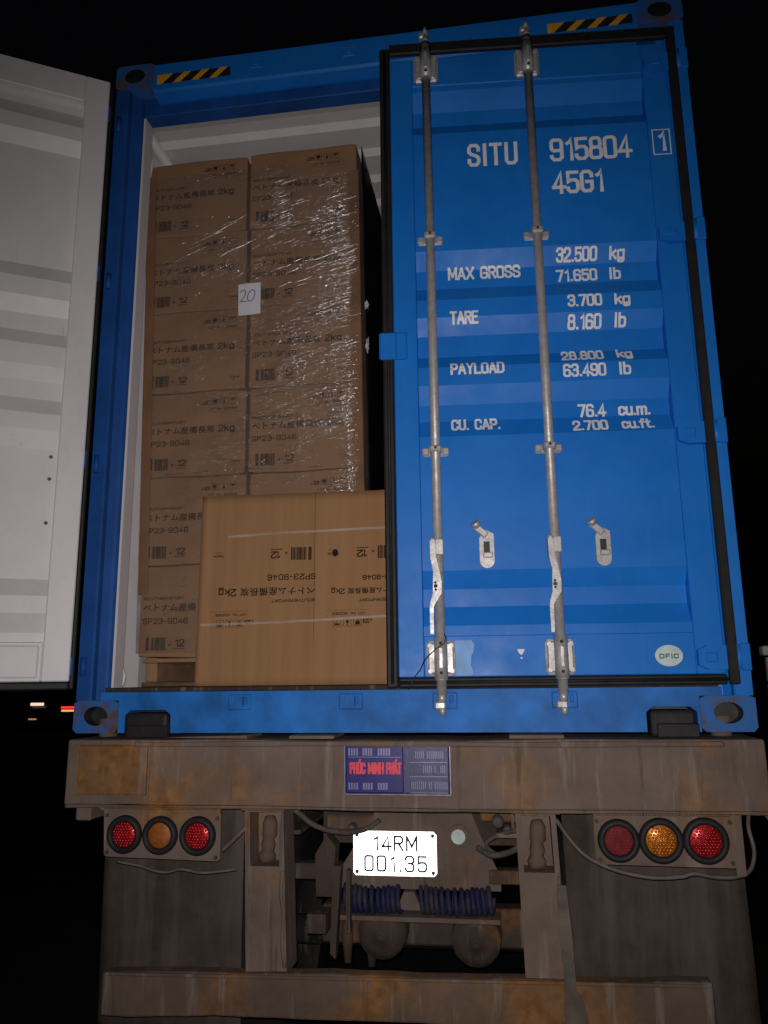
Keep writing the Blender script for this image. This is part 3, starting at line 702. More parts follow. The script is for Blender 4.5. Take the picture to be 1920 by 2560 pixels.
# left door: the same leaf mirrored, swung wide open so that its white inside shows
def mirror_swing(mb, ang):
    """reflects a right-door mesh about the container's middle, then swings it about the left hinge pin"""
    px, py = .030, -.012
    Mx = Matrix.Translation((px, py, 0)) @ Matrix.Rotation(R(ang), 4, 'Z') @ Matrix.Translation((-px, -py, 0))
    mb.v = [tuple(Mx @ Vector((W_ - p[0], p[1], p[2]))) for p in mb.v]; mb.f = [f[::-1] for f in mb.f]; return mb
SW = -148.8
LD = dict()
DT, DIT = 2.722, 2.600
d = leaf(D0, D1, DI0 - .006, DI1 + .006, DT, DB, DIT + .008, DIB - .008)
for a in ((D0, DI0, DB, DT), (DI1, D1, DB, DT), (DI0 + .0002, DI1 - .0002, DIT, DT), (DI0 + .0002, DI1 - .0002, DB, DIB)):
    d.box(a[0], a[1], YF - .006, .0385, a[2], a[3], .001, 0); d.box(a[0], a[1], .0394, .078, a[2], a[3], .004, 1)
d.box(DI0 + .01, DI1 - .012, .078, .086, DB + .012, DIB - .012, .006, 1)
for zc in (.78, .952, 1.04): d.cyl((DI1 - .024, .0392, zc), (DI1 - .024, .0425, zc), .007, 10, 2)
ldoor = mirror_swing(d, SW).build('door', ['blue', 'white', 'mud_grey'], con, label='left door swung wide open, its white inside showing')
gk = rubber(D0, D1, DT, DB, .042, .022, .030, .018, .02, .074)
mirror_swing(gk, SW).build('gasket', 'rubber', ldoor)
for x in (1.391, 1.809):
    r = MB(); r.cyl((x, -.012, .10), (x, -.012, 2.83), .017, 14)
    for zc in (.256, 1.02, 1.897, 2.655): r.box(x - .045, x + .045, -.03, .0295, zc - .03, zc + .03, .006)
    mirror_swing(r, SW).build('lock_rod', 'zinc', ldoor)
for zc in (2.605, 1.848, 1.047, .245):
    r = MB(); r.box(2.28, 2.372, .010, .0295, zc - .036, zc + .036, .004); mirror_swing(r, SW).build('hinge', 'shaded_blue', ldoor)

# a thin seal wire caught in the left lock rod's foot
sw = MB(); sw.tube([(1.408, -.045, .335), (1.412, -.048, .318), (1.404, -.05, .30), (1.378, -.05, .285), (1.352, -.045, .262), (1.336, -.03, .245), (1.322, -.015, .215), (1.300, -.005, .19), (1.288, -.006, .165), (1.278, -.004, .15)], .0022, 6)
tag(ajar(sw).build('wire', 'hazard_black', None, (1.35, 0, .25)), 'thin dark wire dangling from the foot of the left lock rod', 'wire')

# ================================================================== THE LOAD
YC = .270
Z0 = .281; RH = .3835
xl = [.052, .064, .077, .089, .101, .115]; xm = [.533, .541, .549, .556, .566, .578]; xr = [1.044, 1.048, 1.053, 1.058, 1.064, 1.070]
def print_label(m, X, Z, y, rot=False, mi=0, mi2=1, side=False):
    s = -1 if rot else 1
    def wr(t, dx, dz, w2, h2, th, k=mi, gap=.42): write(m, t, X + s * dx, Z + s * dz, w2, h2, th, y, k, gap, rot)
    def bar(dx0, dx1, dz0, dz1, k=mi2, dy=0):
        xa, xb = sorted((X + s * dx0, X + s * dx1)); za, zb = sorted((Z + s * dz0, Z + s * dz1))
        m.add([(xa, y - dy, za), (xb, y - dy, za), (xb, y - dy, zb), (xa, y - dy, zb)], [[3, 2, 1, 0]], k)
    k1 = .72 if side else 1
    write_cjk(m, 'ベトナム産備長炭', X + s * .012, Z + s * (.190 + (.006 if side else 0)), .308 * k1, .032 * k1, y, mi, rot)
    wr('2kg', .012 + .326 * k1, .192 + (.006 if side else 0), .075 * k1, .031 * k1, .0052 * k1, gap=.45)
    wr('SP23-9046', .012, .138 + (.008 if side else 0), .198 * (.83 if side else 1), .0245 * (.83 if side else 1), .0040, gap=.5)
    wr('SOUTHERNPORT', .012, .238, .180, .0125, .0030, mi2)
    wr('×', .128, .046, .012, .016, .0035); wr('12', .155, .044, .044, .030, .0055, gap=.3)
    bar(.152, .200, .034, .0385)
    # bar code block and the little plate before it
    x = .052; rnd = random.Random(3)
    while x < .112:
        b = rnd.choice((.002, .003, .004)); bar(x, x + b, .030, .082, mi); x += b + rnd.choice((.0006, .0012, .002))
    bar(.030, .044, .030, .084)
    if side: X = X + s * -.125
    # handling marks, lot line
    wr('<', .262, .318, .010, .012, .0025, mi2); wr('23', .274, .318, .026, .017, .0035, gap=.35)
    for k in range(3):
        a = .306 + k * .040
        for q in ((a, a + .032, .316, .318), (a, a + .032, .344, .346), (a, a + .002, .318, .344), (a + .030, a + .032, .318, .344)): bar(*q, k=mi2)
    bar(.312, .330, .326, .340, mi); bar(.315, .327, .321, .324, mi)
    bar(.356, .366, .322, .332, mi); bar(.359, .363, .332, .342, mi)
    bar(.392, .412, .334, .341, mi); bar(.401, .403, .322, .334, mi)
    wr('LOT No. 202305', .292, .291, .130, .0105, .0024, mi2); bar(.286, .448, .282, .2832)
    # small maker mark at the foot: only its strokes can be made out
    for k in range(7): bar(.398 + .0068 * k, .398 + .0068 * k + .003 + .0012 * (k % 3), .051 + .001 * (k % 2), .066 if k == 0 else .061)
    bar(.402, .440, .041, .043)
def carton(x0, x1, z0, z1, lab, dy):
    t = thing('cardboard_carton', lab, 'carton', ((x0 + x1) / 2, YC + .28, z0), 'printed charcoal cartons stacked on the pallet')
    b = MB(); bm = bmesh.new(); bmesh.ops.create_cube(bm, size=1)
    for v in bm.verts: v.co = Vector(((x0 + x1) / 2 + v.co.x * (x1 - x0), YC + dy + .275 + v.co.y * .55, (z0 + z1) / 2 + v.co.z * (z1 - z0 - .003)))
    bmesh.ops.bevel(bm, geom=bm.edges[:], offset=.006, segments=2, affect='EDGES', profile=.5)
    for k in range(1, 12): bmesh.ops.bisect_plane(bm, geom=bm.verts[:] + bm.edges[:] + bm.faces[:], plane_co=(x0 + (x1 - x0) * k / 12, 0, 0), plane_no=(1, 0, 0))
    for v in bm.verts:      # top and bottom edges sag and bruise a little
        v.co.z += .0022 * math.sin(17 * v.co.x + 40 * z0 + (3 if v.co.z > (z0 + z1) / 2 else 0)) - (.003 if abs(v.co.x - x0) < .01 or abs(v.co.x - x1) < .01 else 0) * (1 if v.co.z > (z0 + z1) / 2 else -1)
    b.bmadd(bm); b.build('box', 'cardboard', t)
    p = MB(); print_label(p, x0 + .002, z0 + dy * .6, YC + dy - .0012); p.build('printing', ['print_ink', 'worn_ink'], t)
ROWN = ['topmost', 'second from the top', 'third from the top', 'fourth from the top', 'fifth from the top', 'bottom']
EXTRA = {(0, 0): 'topmost printed carton of the left column, nearest the open door',
 (0, 1): 'topmost printed carton of the right column, beside the black plastic sheet',
 (1, 0): 'second printed carton down in the left column, its corner under the white note',
 (1, 1): 'second printed carton down in the right column, partly under the white note',
 (2, 0): 'third printed carton down in the left column, just below and left of the white note',
 (2, 1): 'third printed carton down in the right column, wrinkled film bright over it',
 (3, 0): 'fourth printed carton down in the left column, two rows below the note',
 (3, 1): 'fourth printed carton down in the right column, last one fully above the cardboard sheet',
 (4, 0): 'fifth printed carton down in the left column, cut off by the large cardboard sheet',
 (4, 1): 'fifth printed carton down in the right column, only its top edge above the cardboard sheet',
 (5, 0): 'bottom printed carton of the left column, resting on the wooden pallet',
 (5, 1): 'bottom printed carton of the right column, hidden behind the large cardboard sheet'}
JIT = [.004, .0, .001, .005, .0, .002, .005, .001, .0, .003, .001, .004]
for r in range(6):
    zt = Z0 + (6 - r) * RH; zb = zt - RH
    carton(xl[r], xm[r] - .004, zb, zt, EXTRA[(r, 0)], JIT[2 * r])
    carton(xm[r] + .012, xr[r], zb, zt, EXTRA[(r, 1)], JIT[2 * r + 1])
# cardboard edge guards on both front corners
def guard(xa_t, xa_b, w2, zt, zb, left, lab):
    m = MB(); dx = xa_b - xa_t
    pts = [(xa_t, zt), (xa_b, zb), (xa_b + w2, zb), (xa_t + w2, zt)]
    m.prism(pts, YC - .0075, YC - .0025)
    if left: m.prism([(xa_t - .004, zt), (xa_b - .004, zb), (xa_b - .0002, zb), (xa_t - .0002, zt)], YC - .0075, YC + .05)
    else: m.prism([(xa_t + w2 + .0002, zt), (xa_b + w2 + .0002, zb), (xa_b + w2 + .004, zb), (xa_t + w2 + .004, zt)], YC - .0075, YC + .05)
    o = m.build('edge_guard', 'edge_board', None, (xa_b, YC, zb)); tag(o, lab, 'edge guard', 'cardboard edge guards on the stack corners')
guard(.049, .110, .038, 2.55, .545, True, 'tall brown cardboard edge guard on the left corner of the carton stack')
guard(1.006, 1.030, .044, 2.44, .40, False, 'tall brown cardboard edge guard on the right corner of the carton stack')
# pallet
pal = thing('wooden_pallet', 'wooden pallet under the wrapped carton stack, one end showing', 'pallet', (.6, .8, .164))
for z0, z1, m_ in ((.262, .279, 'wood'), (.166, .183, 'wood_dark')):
    for k in range(6):
        b = MB(); b.box(.135, 1.09, YC + .002 + k * .185, YC + .115 + k * .185, z0, z1, .003); b.build('deck_board', m_, pal)
for x0, x1 in ((.148, .196), (.59, .64), (1.03, 1.078)):
    b = MB(); b.box(x0, x1, YC + .012, YC + 1.03, .1835, .2615, .004); b.build('stringer', 'wood', pal)
# clear film round the stack: a crinkled skin a few mm off the cartons
def film():
    m = MB(); nx, nz = 14, 34; zt, zb = 2.50, .30
    def xa(z): t = (2.58 - z) / 2.3; return .044 + .062 * t
    def xb(z): t = (2.58 - z) / 2.3; return 1.057 + .027 * t
    ring = []
    for j in range(nz + 1):
        z = zt + (zb - zt) * j / nz; a, b = xa(z), xb(z)
        row = [(a, YC + .56, z), (a, YC + .02, z)]
        for i in range(nx + 1):
            u = i / nx; row.append((a + .004 + (b - a - .008) * u, YC - .0095 - .004 * abs(math.sin(9 * z + 5 * u)) * (1 if .05 < u < .95 else 0), z))
        row += [(b, YC + .02, z), (b, YC + .56, z)]; ring.append(row)
    k = len(ring[0]); vs_ = [p for row in ring for p in row]
    m.add(vs_, [[j * k + i, (j + 1) * k + i, (j + 1) * k + i + 1, j * k + i + 1] for j in range(nz) for i in range(k - 1)], 0, True)
    rnd = random.Random(21)
    def crease(x, z, ln, ang, w2):
        n = 5; pts = []; rs = []
        for k in range(n):
            u = k / (n - 1); pts.append((x + (u - .5) * ln * math.cos(ang), YC - .0125 - rnd.uniform(0, .001), z + (u - .5) * ln * math.sin(ang) + rnd.uniform(-1, 1) * ln * .02)); rs.append(w2 * (.25 + .75 * math.sin(math.pi * min(max(u, .12), .88))))
        m.tube(pts, rs, 6, 1, False)
    def patch(cnt, x0, x1, z0, z1, a0, a1, l0, l1, skew=1.):
        for _ in range(cnt):
            u = rnd.random() ** skew; x = x1 - (x1 - x0) * u; z = rnd.uniform(z0, z1)
            ln = l0 + (l1 - l0) * rnd.random() ** 2.2; x = min(max(x, xa(z) + .02 + ln / 2), xb(z) - .008 - ln / 2)
            crease(x, z, ln, R(rnd.uniform(a0, a1)), rnd.choice((.0007, .0009, .0011, .0015, .0020)))
    patch(6, .66, .95, 2.30, 2.42, 12, 18, .04, .12)
    patch(24, .70, 1.03, 1.98, 2.32, 13, 21, .02, .15, 1.5)
    patch(38, .76, 1.035, 1.86, 2.06, 8, 18, .012, .11, 1.5)
    patch(26, .16, .53, 1.94, 2.28, 16, 24, .02, .20, .8)
    patch(12, .24, .52, 1.86, 2.06, 14, 22, .015, .12)
    patch(14, .58, .80, 1.86, 2.02, 12, 20, .012, .11)
    patch(40, .68, 1.04, 1.52, 1.84, 2, 11, .012, .10, 1.3)
    patch(30, .62, 1.04, 1.30, 1.54, 0, 9, .012, .12, 1.2)
    patch(20, .72, 1.04, 1.05, 1.30, -4, 12, .010, .08, 1.2)
    patch(12, .36, .74, 1.02, 1.12, -2, 8, .01, .07)
    patch(6, .14, .36, 1.02, 1.06, 0, 5, .03, .09); patch(14, .29, .40, .42, .92, -3, 6, .015, .055)
    patch(6, .12, .52, 1.42, 1.80, 1, 9, .02, .08); patch(8, .25, .54, 1.04, 1.42, -2, 7, .01, .06)
    for k in range(46):      # the film bunched along the edge of the right-hand guard
        z = rnd.uniform(.99, 1.40); crease(1.008 + rnd.uniform(-.005, .006), z, rnd.uniform(.006, .016), R(rnd.uniform(20, 75)), rnd.choice((.0009, .0014, .002)))
    for k in range(60):
        z = rnd.uniform(1.0, 2.3); crease(1.044 + rnd.uniform(-.006, .006), z, rnd.uniform(.005, .014), R(rnd.uniform(0, 60)), rnd.choice((.0008, .0012, .0018)))
    o = m.build('stretch_wrap', ['film', 'crease'], None, (.56, YC, 1.3)); tag(o, 'crinkled clear stretch film wrapped round the carton stack', 'plastic wrap')
film()
# note with a handwritten number
nb = thing('paper_note', 'white paper note with a handwritten number twenty, stuck on the wrapped cartons', 'note', (.56, .25, 1.77))
m = MB(); m.add([(.509, .2535, 1.917), (.513, .2525, 1.767), (.562, .249, 1.766), (.614, .2515, 1.770), (.612, .2525, 1.919), (.56, .250, 1.918)], [[0, 1, 2, 5], [5, 2, 3, 4]]); m.build('sheet', 'paper', nb)
m = MB()
def pen(pts, y=.2475, th=.0036):
    P = [Vector(p) for p in pts]
    for a, b in zip(P, P[1:]):
        dd = (b - a).normalized() * (th * .4); nn = Vector((-dd.y, dd.x)).normalized() * th / 2; a2 = a - dd; b2 = b + dd
        m.add([((a2 + nn).x, y, (a2 + nn).y), ((b2 + nn).x, y, (b2 + nn).y), ((b2 - nn).x, y, (b2 - nn).y), ((a2 - nn).x, y, (a2 - nn).y)], [[0, 1, 2, 3]]); y -= .00005
pen([(.522, 1.874), (.528, 1.884), (.538, 1.886), (.545, 1.878), (.545, 1.866), (.536, 1.847), (.524, 1.832), (.520, 1.829), (.530, 1.833), (.542, 1.829), (.552, 1.831)])
pen([(.572 + .016 * math.cos(t) + .006 * math.sin(t), 1.857 + .027 * math.sin(t)) for t in [math.pi / 2 + 2 * math.pi * k / 18 for k in range(20)]])
m.build('handwriting', 'pen_ink', nb)
# black plastic sheet down the stack's right side
m = MB(); ny, nz = 26, 60; rnd = random.Random(5); vs_ = []
ph = [rnd.uniform(0, 6.28) for _ in range(8)]
for j in range(nz + 1):
    z = .168 + (2.572 - .168) * j / nz
    for i in range(ny + 1):
        y = YC + .012 + 1.1 * i / ny; t = (2.58 - z) / 2.3
        x = 1.062 + .027 * t + .004 + .010 * smoothstep(min(1, i / 3)) * (math.sin(7 * z + ph[0] + 3 * y) * .5 + .5) * (1 - .7 * j / nz) + .006 * abs(math.sin(19 * y + 6 * z + ph[1])) * (1 - .8 * j / nz) + .005 * abs(math.sin(31 * z + 9 * y + ph[2])) * (1 - .9 * j / nz)
        vs_.append((x, y, z))
k = ny + 1; m.add(vs_, [[j * k + i, j * k + i + 1, (j + 1) * k + i + 1, (j + 1) * k + i] for j in range(nz) for i in range(ny)], 0, True)
o = m.build('plastic_sheet', 'black_sheet', None, (1.08, YC + .5, .168)); tag(o, 'black plastic sheet down the right side of the carton stack', 'plastic sheet')
mo = o.modifiers.new('thickness', 'SOLIDIFY'); mo.thickness = .002; mo.offset = -1
# torn bits of film
def scrap(c, sx, sz, seed, lab):
    rnd = random.Random(seed); bm = bmesh.new(); bmesh.ops.create_icosphere(bm, subdivisions=3, radius=1)
    for v in bm.verts:
        k = .65 + .35 * math.sin(5 * v.co.x + seed) * math.cos(6 * v.co.z + 2 * seed) + rnd.uniform(-.18, .18)
        v.co = Vector((c[0] + v.co.x * sx * k, c[1] + v.co.y * .018 * k, c[2] + v.co.z * sz * k))
    m = MB(); m.bmadd(bm, 0, False); tag(m.build('film_scrap', 'scrap_film', None, c), lab, 'plastic scrap', 'torn tufts of film beside the stack')
scrap((1.088, .262, 1.775), .012, .026, 1, 'upper torn tuft of pale film beside the black sheet, level with the white note')
scrap((1.090, .262, 1.585), .010, .045, 2, 'lower torn tuft of pale film beside the black sheet')
# big flattened carton leaning against the load
def sheet():
    t = thing('cardboard_sheet', 'large flattened carton stood upright at the lower right of the stack, printing upside down', 'cardboard sheet', (.85, .18, .166))
    m = MB(); nx, nz = 44, 20; x0, x1, zb = .400, 1.46, .1665
    def yy(x, z): return .176 + .030 * (z - .166) + .0022 * math.sin(31 * x) + .0014 * math.sin(67 * x + 2) - (.004 if abs(x - .882) < .006 else 0)
    fr = []
    for j in range(nz + 1):
        for i in range(nx + 1):
            x = x0 + (x1 - x0) * i / nx; zt = .938 - .010 * (x - x0) / (x1 - x0); z = zb + (zt - zb) * j / nz
            fr.append((x + .003 * (1 - j / nz) * (1 if i == 0 else 0), yy(x, z), z))
    k = nx + 1
    m.add(fr, [[j * k + i, j * k + i + 1, (j + 1) * k + i + 1, (j + 1) * k + i] for j in range(nz) for i in range(nx)], 0, True)
    o = m.build('board', 'sheet_cardboard', t); mo = o.modifiers.new('thickness', 'SOLIDIFY'); mo.thickness = .006; mo.offset = -1
    p = MB(); print_label(p, .899, .739, 0, True); print_label(p, 1.252, .734, 0, True, side=True)
    n = 16; p.add([(.966 + .0125 * math.cos(2 * math.pi * k / n), 0, .680 + .0155 * math.sin(2 * math.pi * k / n)) for k in range(n)], [list(range(n))[::-1]], 0)
    bm = bmesh.new()
    for f, mi in zip(p.f, p.m):
        try:
            fa = bm.faces.new([bm.verts.new(p.v[i]) for i in f]); fa.material_index = mi
        except ValueError: pass
    for i in range(1, nx): bmesh.ops.bisect_plane(bm, geom=bm.verts[:] + bm.edges[:] + bm.faces[:], plane_co=(x0 + (x1 - x0) * i / nx, 0, 0), plane_no=(1, 0, 0))
    q = MB(); bm.verts.index_update()
    def lin(x, z):
        f = (x - x0) / (x1 - x0) * nx; i = math.floor(f); a = x0 + (x1 - x0) * i / nx; b = x0 + (x1 - x0) * (i + 1) / nx; u = f - i
        return yy(a, z) * (1 - u) + yy(b, z) * u
    q.v = [(v.co.x, lin(v.co.x, v.co.z) + v.co.y - .0012, v.co.z) for v in bm.verts]
    for fa in bm.faces: q.f.append([v.index for v in fa.verts]); q.m.append(fa.material_index); q.sm.append(False)
    bm.free(); q.build('printing', ['print_ink', 'worn_ink'], t)
    c = MB(); c.add([(.8815, .170 + .03 * .1, .168), (.8835, .170 + .03 * .1, .168), (.8835, .194, .935), (.8815, .194, .935)], [[0, 1, 2, 3]]); c.build('crease', 'worn_ink', t)
sheet()
for pts, lab in (([(.52, .760), (.66, .767), (.81, .769), (1.0, .772), (1.2, .775), (1.45, .778)], 'upper clear plastic strap drawn across the large cardboard sheet'),
                 ([(.42, .405), (.62, .408), (.77, .410), (.98, .417), (1.2, .4245), (1.45, .432)], 'lower clear plastic strap drawn across the large cardboard sheet')):
    m = MB(); n = len(pts)
    def ys(z): return .1675 + .030 * (z - .166)
    m.add([(x, ys(z), z - .0045) for x, z in pts] + [(x, ys(z), z + .0045) for x, z in pts] , [[i, i + 1, n + i + 1, n + i] for i in range(n - 1)])
    o = m.build('plastic_strap', 'strap', None, (.9, .17, pts[0][1])); tag(o, lab, 'strap', 'clear straps across the cardboard sheet')

# ================================================================== SEMI-TRAILER
tr = thing('semi_trailer', 'dusty rusted semi-trailer carrying the blue container, seen from its rear', 'trailer', (1.22, 0, -ZB))
def rough_box(x0, x1, y0, y1, z0, z1, seed, amp=.003, cuts=20):
    """a box with battered long edges"""
    rnd = random.Random(seed); bm = bmesh.new(); bmesh.ops.create_cube(bm, size=1)
    for v in bm.verts: v.co = Vector(((x0 + x1) / 2 + v.co.x * (x1 - x0), (y0 + y1) / 2 + v.co.y * (y1 - y0), (z0 + z1) / 2 + v.co.z * (z1 - z0)))
    bmesh.ops.bevel(bm, geom=bm.edges[:], offset=.007, segments=2, affect='EDGES', profile=.5)
    for i in range(1, cuts): bmesh.ops.bisect_plane(bm, geom=bm.verts[:] + bm.edges[:] + bm.faces[:], plane_co=(x0 + (x1 - x0) * i / cuts, 0, 0), plane_no=(1, 0, 0))
    p = [rnd.uniform(0, 6.28) for _ in range(6)]
    for v in bm.verts:
        s = 1 if v.co.z > (z0 + z1) / 2 else -1
        v.co.z += amp * (math.sin(4.1 * v.co.x + p[0]) + .6 * math.sin(11 * v.co.x + p[1] + s) + .4 * math.sin(29 * v.co.x + p[2] * s))
        v.co.y += amp * .8 * (math.sin(5.3 * v.co.x + p[3] + s) + .5 * math.sin(17 * v.co.x + p[4]))
    return bm
bm_ = MB(); bm_.bmadd(rough_box(.042, 2.425, -.100, .16, -.240, -.018, 2, .0022))
bm_.bmadd(rough_box(.30, 2.30, -.112, -.1015, -.040, -.022, 5, .0015))
bm_.box(.36, .395, -.1065, -.1008, -.226, -.036, .003)
bm_.bmadd(rough_box(.050, 2.418, -.107, -.099, -.246, -.236, 6, .0016))
rnd = random.Random(4)
for xa, xb in ((.70, .85), (1.62, 1.77), (.20, .61), (1.89, 2.29)):      # weld beads under the beam
    x = xa
    while x < xb: bm_.cyl((x, -.0995, -.2475), (x + .008, -.0995, -.2475 + rnd.uniform(-.001, .001)), .0042, 6); x += .009
beam = bm_.build('rear_beam', 'dusty_steel', tr)
for x, z in ((.200, -.275), (.608, -.280), (.206, -.398), (.606, -.408)): b_ = MB(); b_.cyl((x, -.0818, z), (x, -.089, z), .007, 6); b_.build('bolt', 'grimy_steel', tr)
for x, z in ((1.888, -.272), (2.298, -.270), (1.892, -.390), (2.296, -.392)): b_ = MB(); b_.cyl((x, -.0818, z), (x, -.089, z), .007, 6); b_.build('bolt', 'grimy_steel', tr)
rp = MB(); rp.box(.086, .352, -.1045, -.1008, -.205, -.034, .006); rp.build('rusty_patch', 'orange_rust', tr)
for a, b, m_ in ((.20, .39, 'rubber'), (2.08, 2.25, 'rubber')):
    k = MB(); k.box(a + .012, b - .01, -.018, .10, -.015, .072, .012, 0, None, 2); k.box(a + .03, b - .004, -.03, .1, -.016, .03, .004); k.build('guide_block', m_, tr)
for x in (.1, 2.34): tl = MB(); tl.cyl((x, .085, -.02), (x, .085, .05), .035, 16); tl.build('twist_lock', 'dusty_steel', tr)
# wedge of shim plates on the beam under the sill
sh = MB(); sh.prism([(.39, -.012), (.70, -.0155), (.70, -.005)], -.06, .12); sh.build('shim_plate', 'dusty_steel', tr)
for a in ((.86, 1.02, -.085, .1, -.0155, -.004), (1.62, 1.80, -.088, .1, -.0155, -.003)): sh = MB(); sh.box(*a, .002); sh.build('shim_plate', 'dusty_steel', tr)
for x0, x1 in ((.045, .17),):
    k = MB(); k.box(.062, .12, -.05, .1, -.30, -.242, .004); k.build('beam_bracket', 'dusty_steel', tr)
# maker's sign on the beam
sg = MB(); sg.box(1.066, 1.2650, -.1085, -.1035, -.190, -.034, .004, 0); sg.box(1.2655, 1.418, -.1085, -.1035, -.190, -.034, .004, 1)
for a in ((1.060, 1.424, -.0345, -.0290), (1.060, 1.424, -.196, -.1905), (1.060, 1.0655, -.19, -.035), (1.4185, 1.424, -.19, -.035)): sg.box(a[0], a[1], -.1105, -.104, a[2], a[3], .0022, 2)
sg.box(1.2640, 1.2705, -.1098, -.1086, -.187, -.037, .0005, 1)
sign = sg.build('sign', ['navy', 'dull_plate', 'silver_trim'], tr)
lt = MB(); write(lt, 'PHÚC', 1.080, -.128, .055, .038, .0066, -.1092, 0, .42); write(lt, 'MINH', 1.143, -.128, .055, .038, .0066, -.1092, 0, .42); write(lt, 'PHÁT', 1.205, -.128, .053, .038, .0066, -.1092, 0, .42)
lt.build('lettering', 'sign_red', sign)
# the other lines of the sign are worn down to ridges
lt = MB(); rnd = random.Random(11)
for z, h2, xa, xb in ((-.068, .024, 1.076, 1.256), (-.178, .022, 1.076, 1.256)):
    x = xa
    while x < xb - .03:
        w2 = rnd.uniform(.03, .055); w2 = min(w2, xb - x); y = -.1091
        for k in range(int(w2 / .009)): lt.add([(x + k * .009, y, z), (x + k * .009 + .006, y, z), (x + k * .009 + .006, y, z + h2), (x + k * .009, y, z + h2)], [[0, 1, 2, 3]])
        x += w2 + .008
lt.add([(1.076, -.1091, -.074), (1.256, -.1091, -.074), (1.256, -.1091, -.072), (1.076, -.1091, -.072)], [[0, 1, 2, 3]])
lt.build('worn_lettering', 'plate_letter', sign)
lt = MB()
for z, xa in ((-.078, 1.305), (-.124, 1.330), (-.176, 1.290)):
    x = xa
    while x < 1.408:
        if rnd.random() < .85: lt.box(x, x + .0035, -.1100, -.1086, z, z + .025, .0006)
        if rnd.random() < .5: lt.box(x, x + .007, -.1099, -.1086, z + rnd.choice((0, .011, .021)), z + .004 + .021 * 0 + rnd.choice((0, .011, .02)) + .003, 0) if False else None
        x += .0065
    lt.box(1.285, 1.412, -.1096, -.1086, z - .012, z - .010, 0)
lt.build('worn_lettering', 'plate_letter', sign)
# lamp boards with three round lamps each
def lamp(cx, cz, y, r, lens_mat, bumps, parent, lab):
    m = MB(); m.lathe([(r + .006, .012), (r + .006, -.004), (r + .001, -.014), (r - .009, -.016), (r - .015, -.010), (r - .017, .002)], (cx, y, cz), 'y', 36, 0)
    q = r - .0150
    m.lathe([(q, -.001), (q * .8, -.006), (q * .45, -.009), (.001, -.010)], (cx, y, cz), 'y', 36, 1)
    if bumps:      # LED optics under the lens
        st = .0105; k = int(q / st) + 1
        for i in range(-k, k + 1):
            for j in range(-k, k + 1):
                px = (i + .5 * (j % 2)) * st; pz = j * st * .866
                if math.hypot(px, pz) < q - .004:
                    b = bmesh.new(); bmesh.ops.create_icosphere(b, subdivisions=2, radius=.0049)
                    yy = y - .0105 + .010 * (math.hypot(px, pz) / q) ** 2
                    m.bmadd(b, 1, True, Matrix.Translation((cx + px, yy, cz + pz)) @ Matrix.Rotation(random.uniform(-.3, .3), 4, 'X'))
    m.build('tail_lamp', ['rubber', lens_mat], parent, label=lab)
def board(pts, y):
    m = MB(); m.prism(pts, y, y + .004)
    for (a, b) in zip(pts, pts[1:] + pts[:1]): pass
    return m
m = board([(.187, -.258), (.196, -.405), (.204, -.412), (.612, -.420), (.622, -.412), (.620, -.262)], -.082)
m.prism([(.165, -.246), (.187, -.257), (.620, -.262), (.622, -.243)], -.092, -.070)
lp = m.build('lamp_board', 'dusty_steel', tr)
lamp(.271, -.337, -.088, .058, 'red_lens', True, lp, 'left red lamp of the left lamp board, its cells catching the light')
lamp(.403, -.338, -.088, .058, 'dull_amber_lens', False, lp, 'dull amber lamp of the left lamp board')
lamp(.540, -.338, -.088, .059, 'red_lens', True, lp, 'right red lamp of the left lamp board, its cells catching the light')
m = board([(1.879, -.252), (1.878, -.392), (1.890, -.403), (2.300, -.407), (2.309, -.398), (2.306, -.250)], -.082)
m.prism([(1.880, -.262), (2.03, -.262), (2.03, -.243), (1.876, -.243)], -.094, -.083); m.box(2.306, 2.335, -.078, -.072, -.43, -.242)
rpn = m.build('lamp_board', 'dusty_steel', tr)
lamp(1.953, -.330, -.088, .060, 'dull_red_lens', True, rpn, 'dull red lamp of the right lamp board')
lamp(2.084, -.328, -.088, .0635, 'amber_lens', True, rpn, 'bright amber lamp of the right lamp board')
lamp(2.220, -.326, -.088, .0645, 'red_lens', True, rpn, 'bright red lamp of the right lamp board')
# uprights: channels with an open pocket at the top
def upright(xt0, xt1, xb0, xb1, inner):
    zt, zp, zb = -.2405, -.432, -.765
    def X(z, t): f = (z - zt) / (zb - zt); a = xt0 + (xb0 - xt0) * f; b = xt1 + (xb1 - xt1) * f; return a + (b - a) * t
    m = MB()
    for t0, t1 in ((0, .13), (.87, 1)):
        m.prism([(X(zt, t0), zt), (X(zp, t0), zp), (X(zp, t1), zp), (X(zt, t1), zt)], -.082, .05)
    m.prism([(X(zt, .13), zt), (X(zt - .018, .13), zt - .018), (X(zt - .018, .87), zt - .018), (X(zt, .87), zt)], -.081, .05)
    m.prism([(X(zp, 0), zp), (X(zb, 0), zb), (X(zb, 1), zb), (X(zp, 1), zp)], -.083, .05)
    m.prism([(X(zt, .13), zt - .0185), (X(zp, .13), zp), (X(zp, .87), zp), (X(zt, .87), zt - .0185)], .02, .045)
    # ridge of caked weld down one edge
    m.tube([(X(z, .93) + .004 * math.sin(40 * z), -.083, z) for z in [zp - .01 - k * .03 for k in range(11)]], .007, 6)
    o = m.build('upright', 'dusty_steel', tr)
    q = MB(); xc = X(-.34, .52)
    q.tube([(xc, -.022, -.282), (xc + .002, -.03, -.30), (xc + .001, -.03, -.34), (xc - .003, -.027, -.352), (xc - .002, -.032, -.372), (xc - .005, -.027, -.392), (xc - .006, -.034, -.405), (xc - .004, -.034, -.425)], [.018, .026, .027, .020, .026, .022, .031, .028], 12)
    q.build('rusty_pin', 'rusty_steel', o)
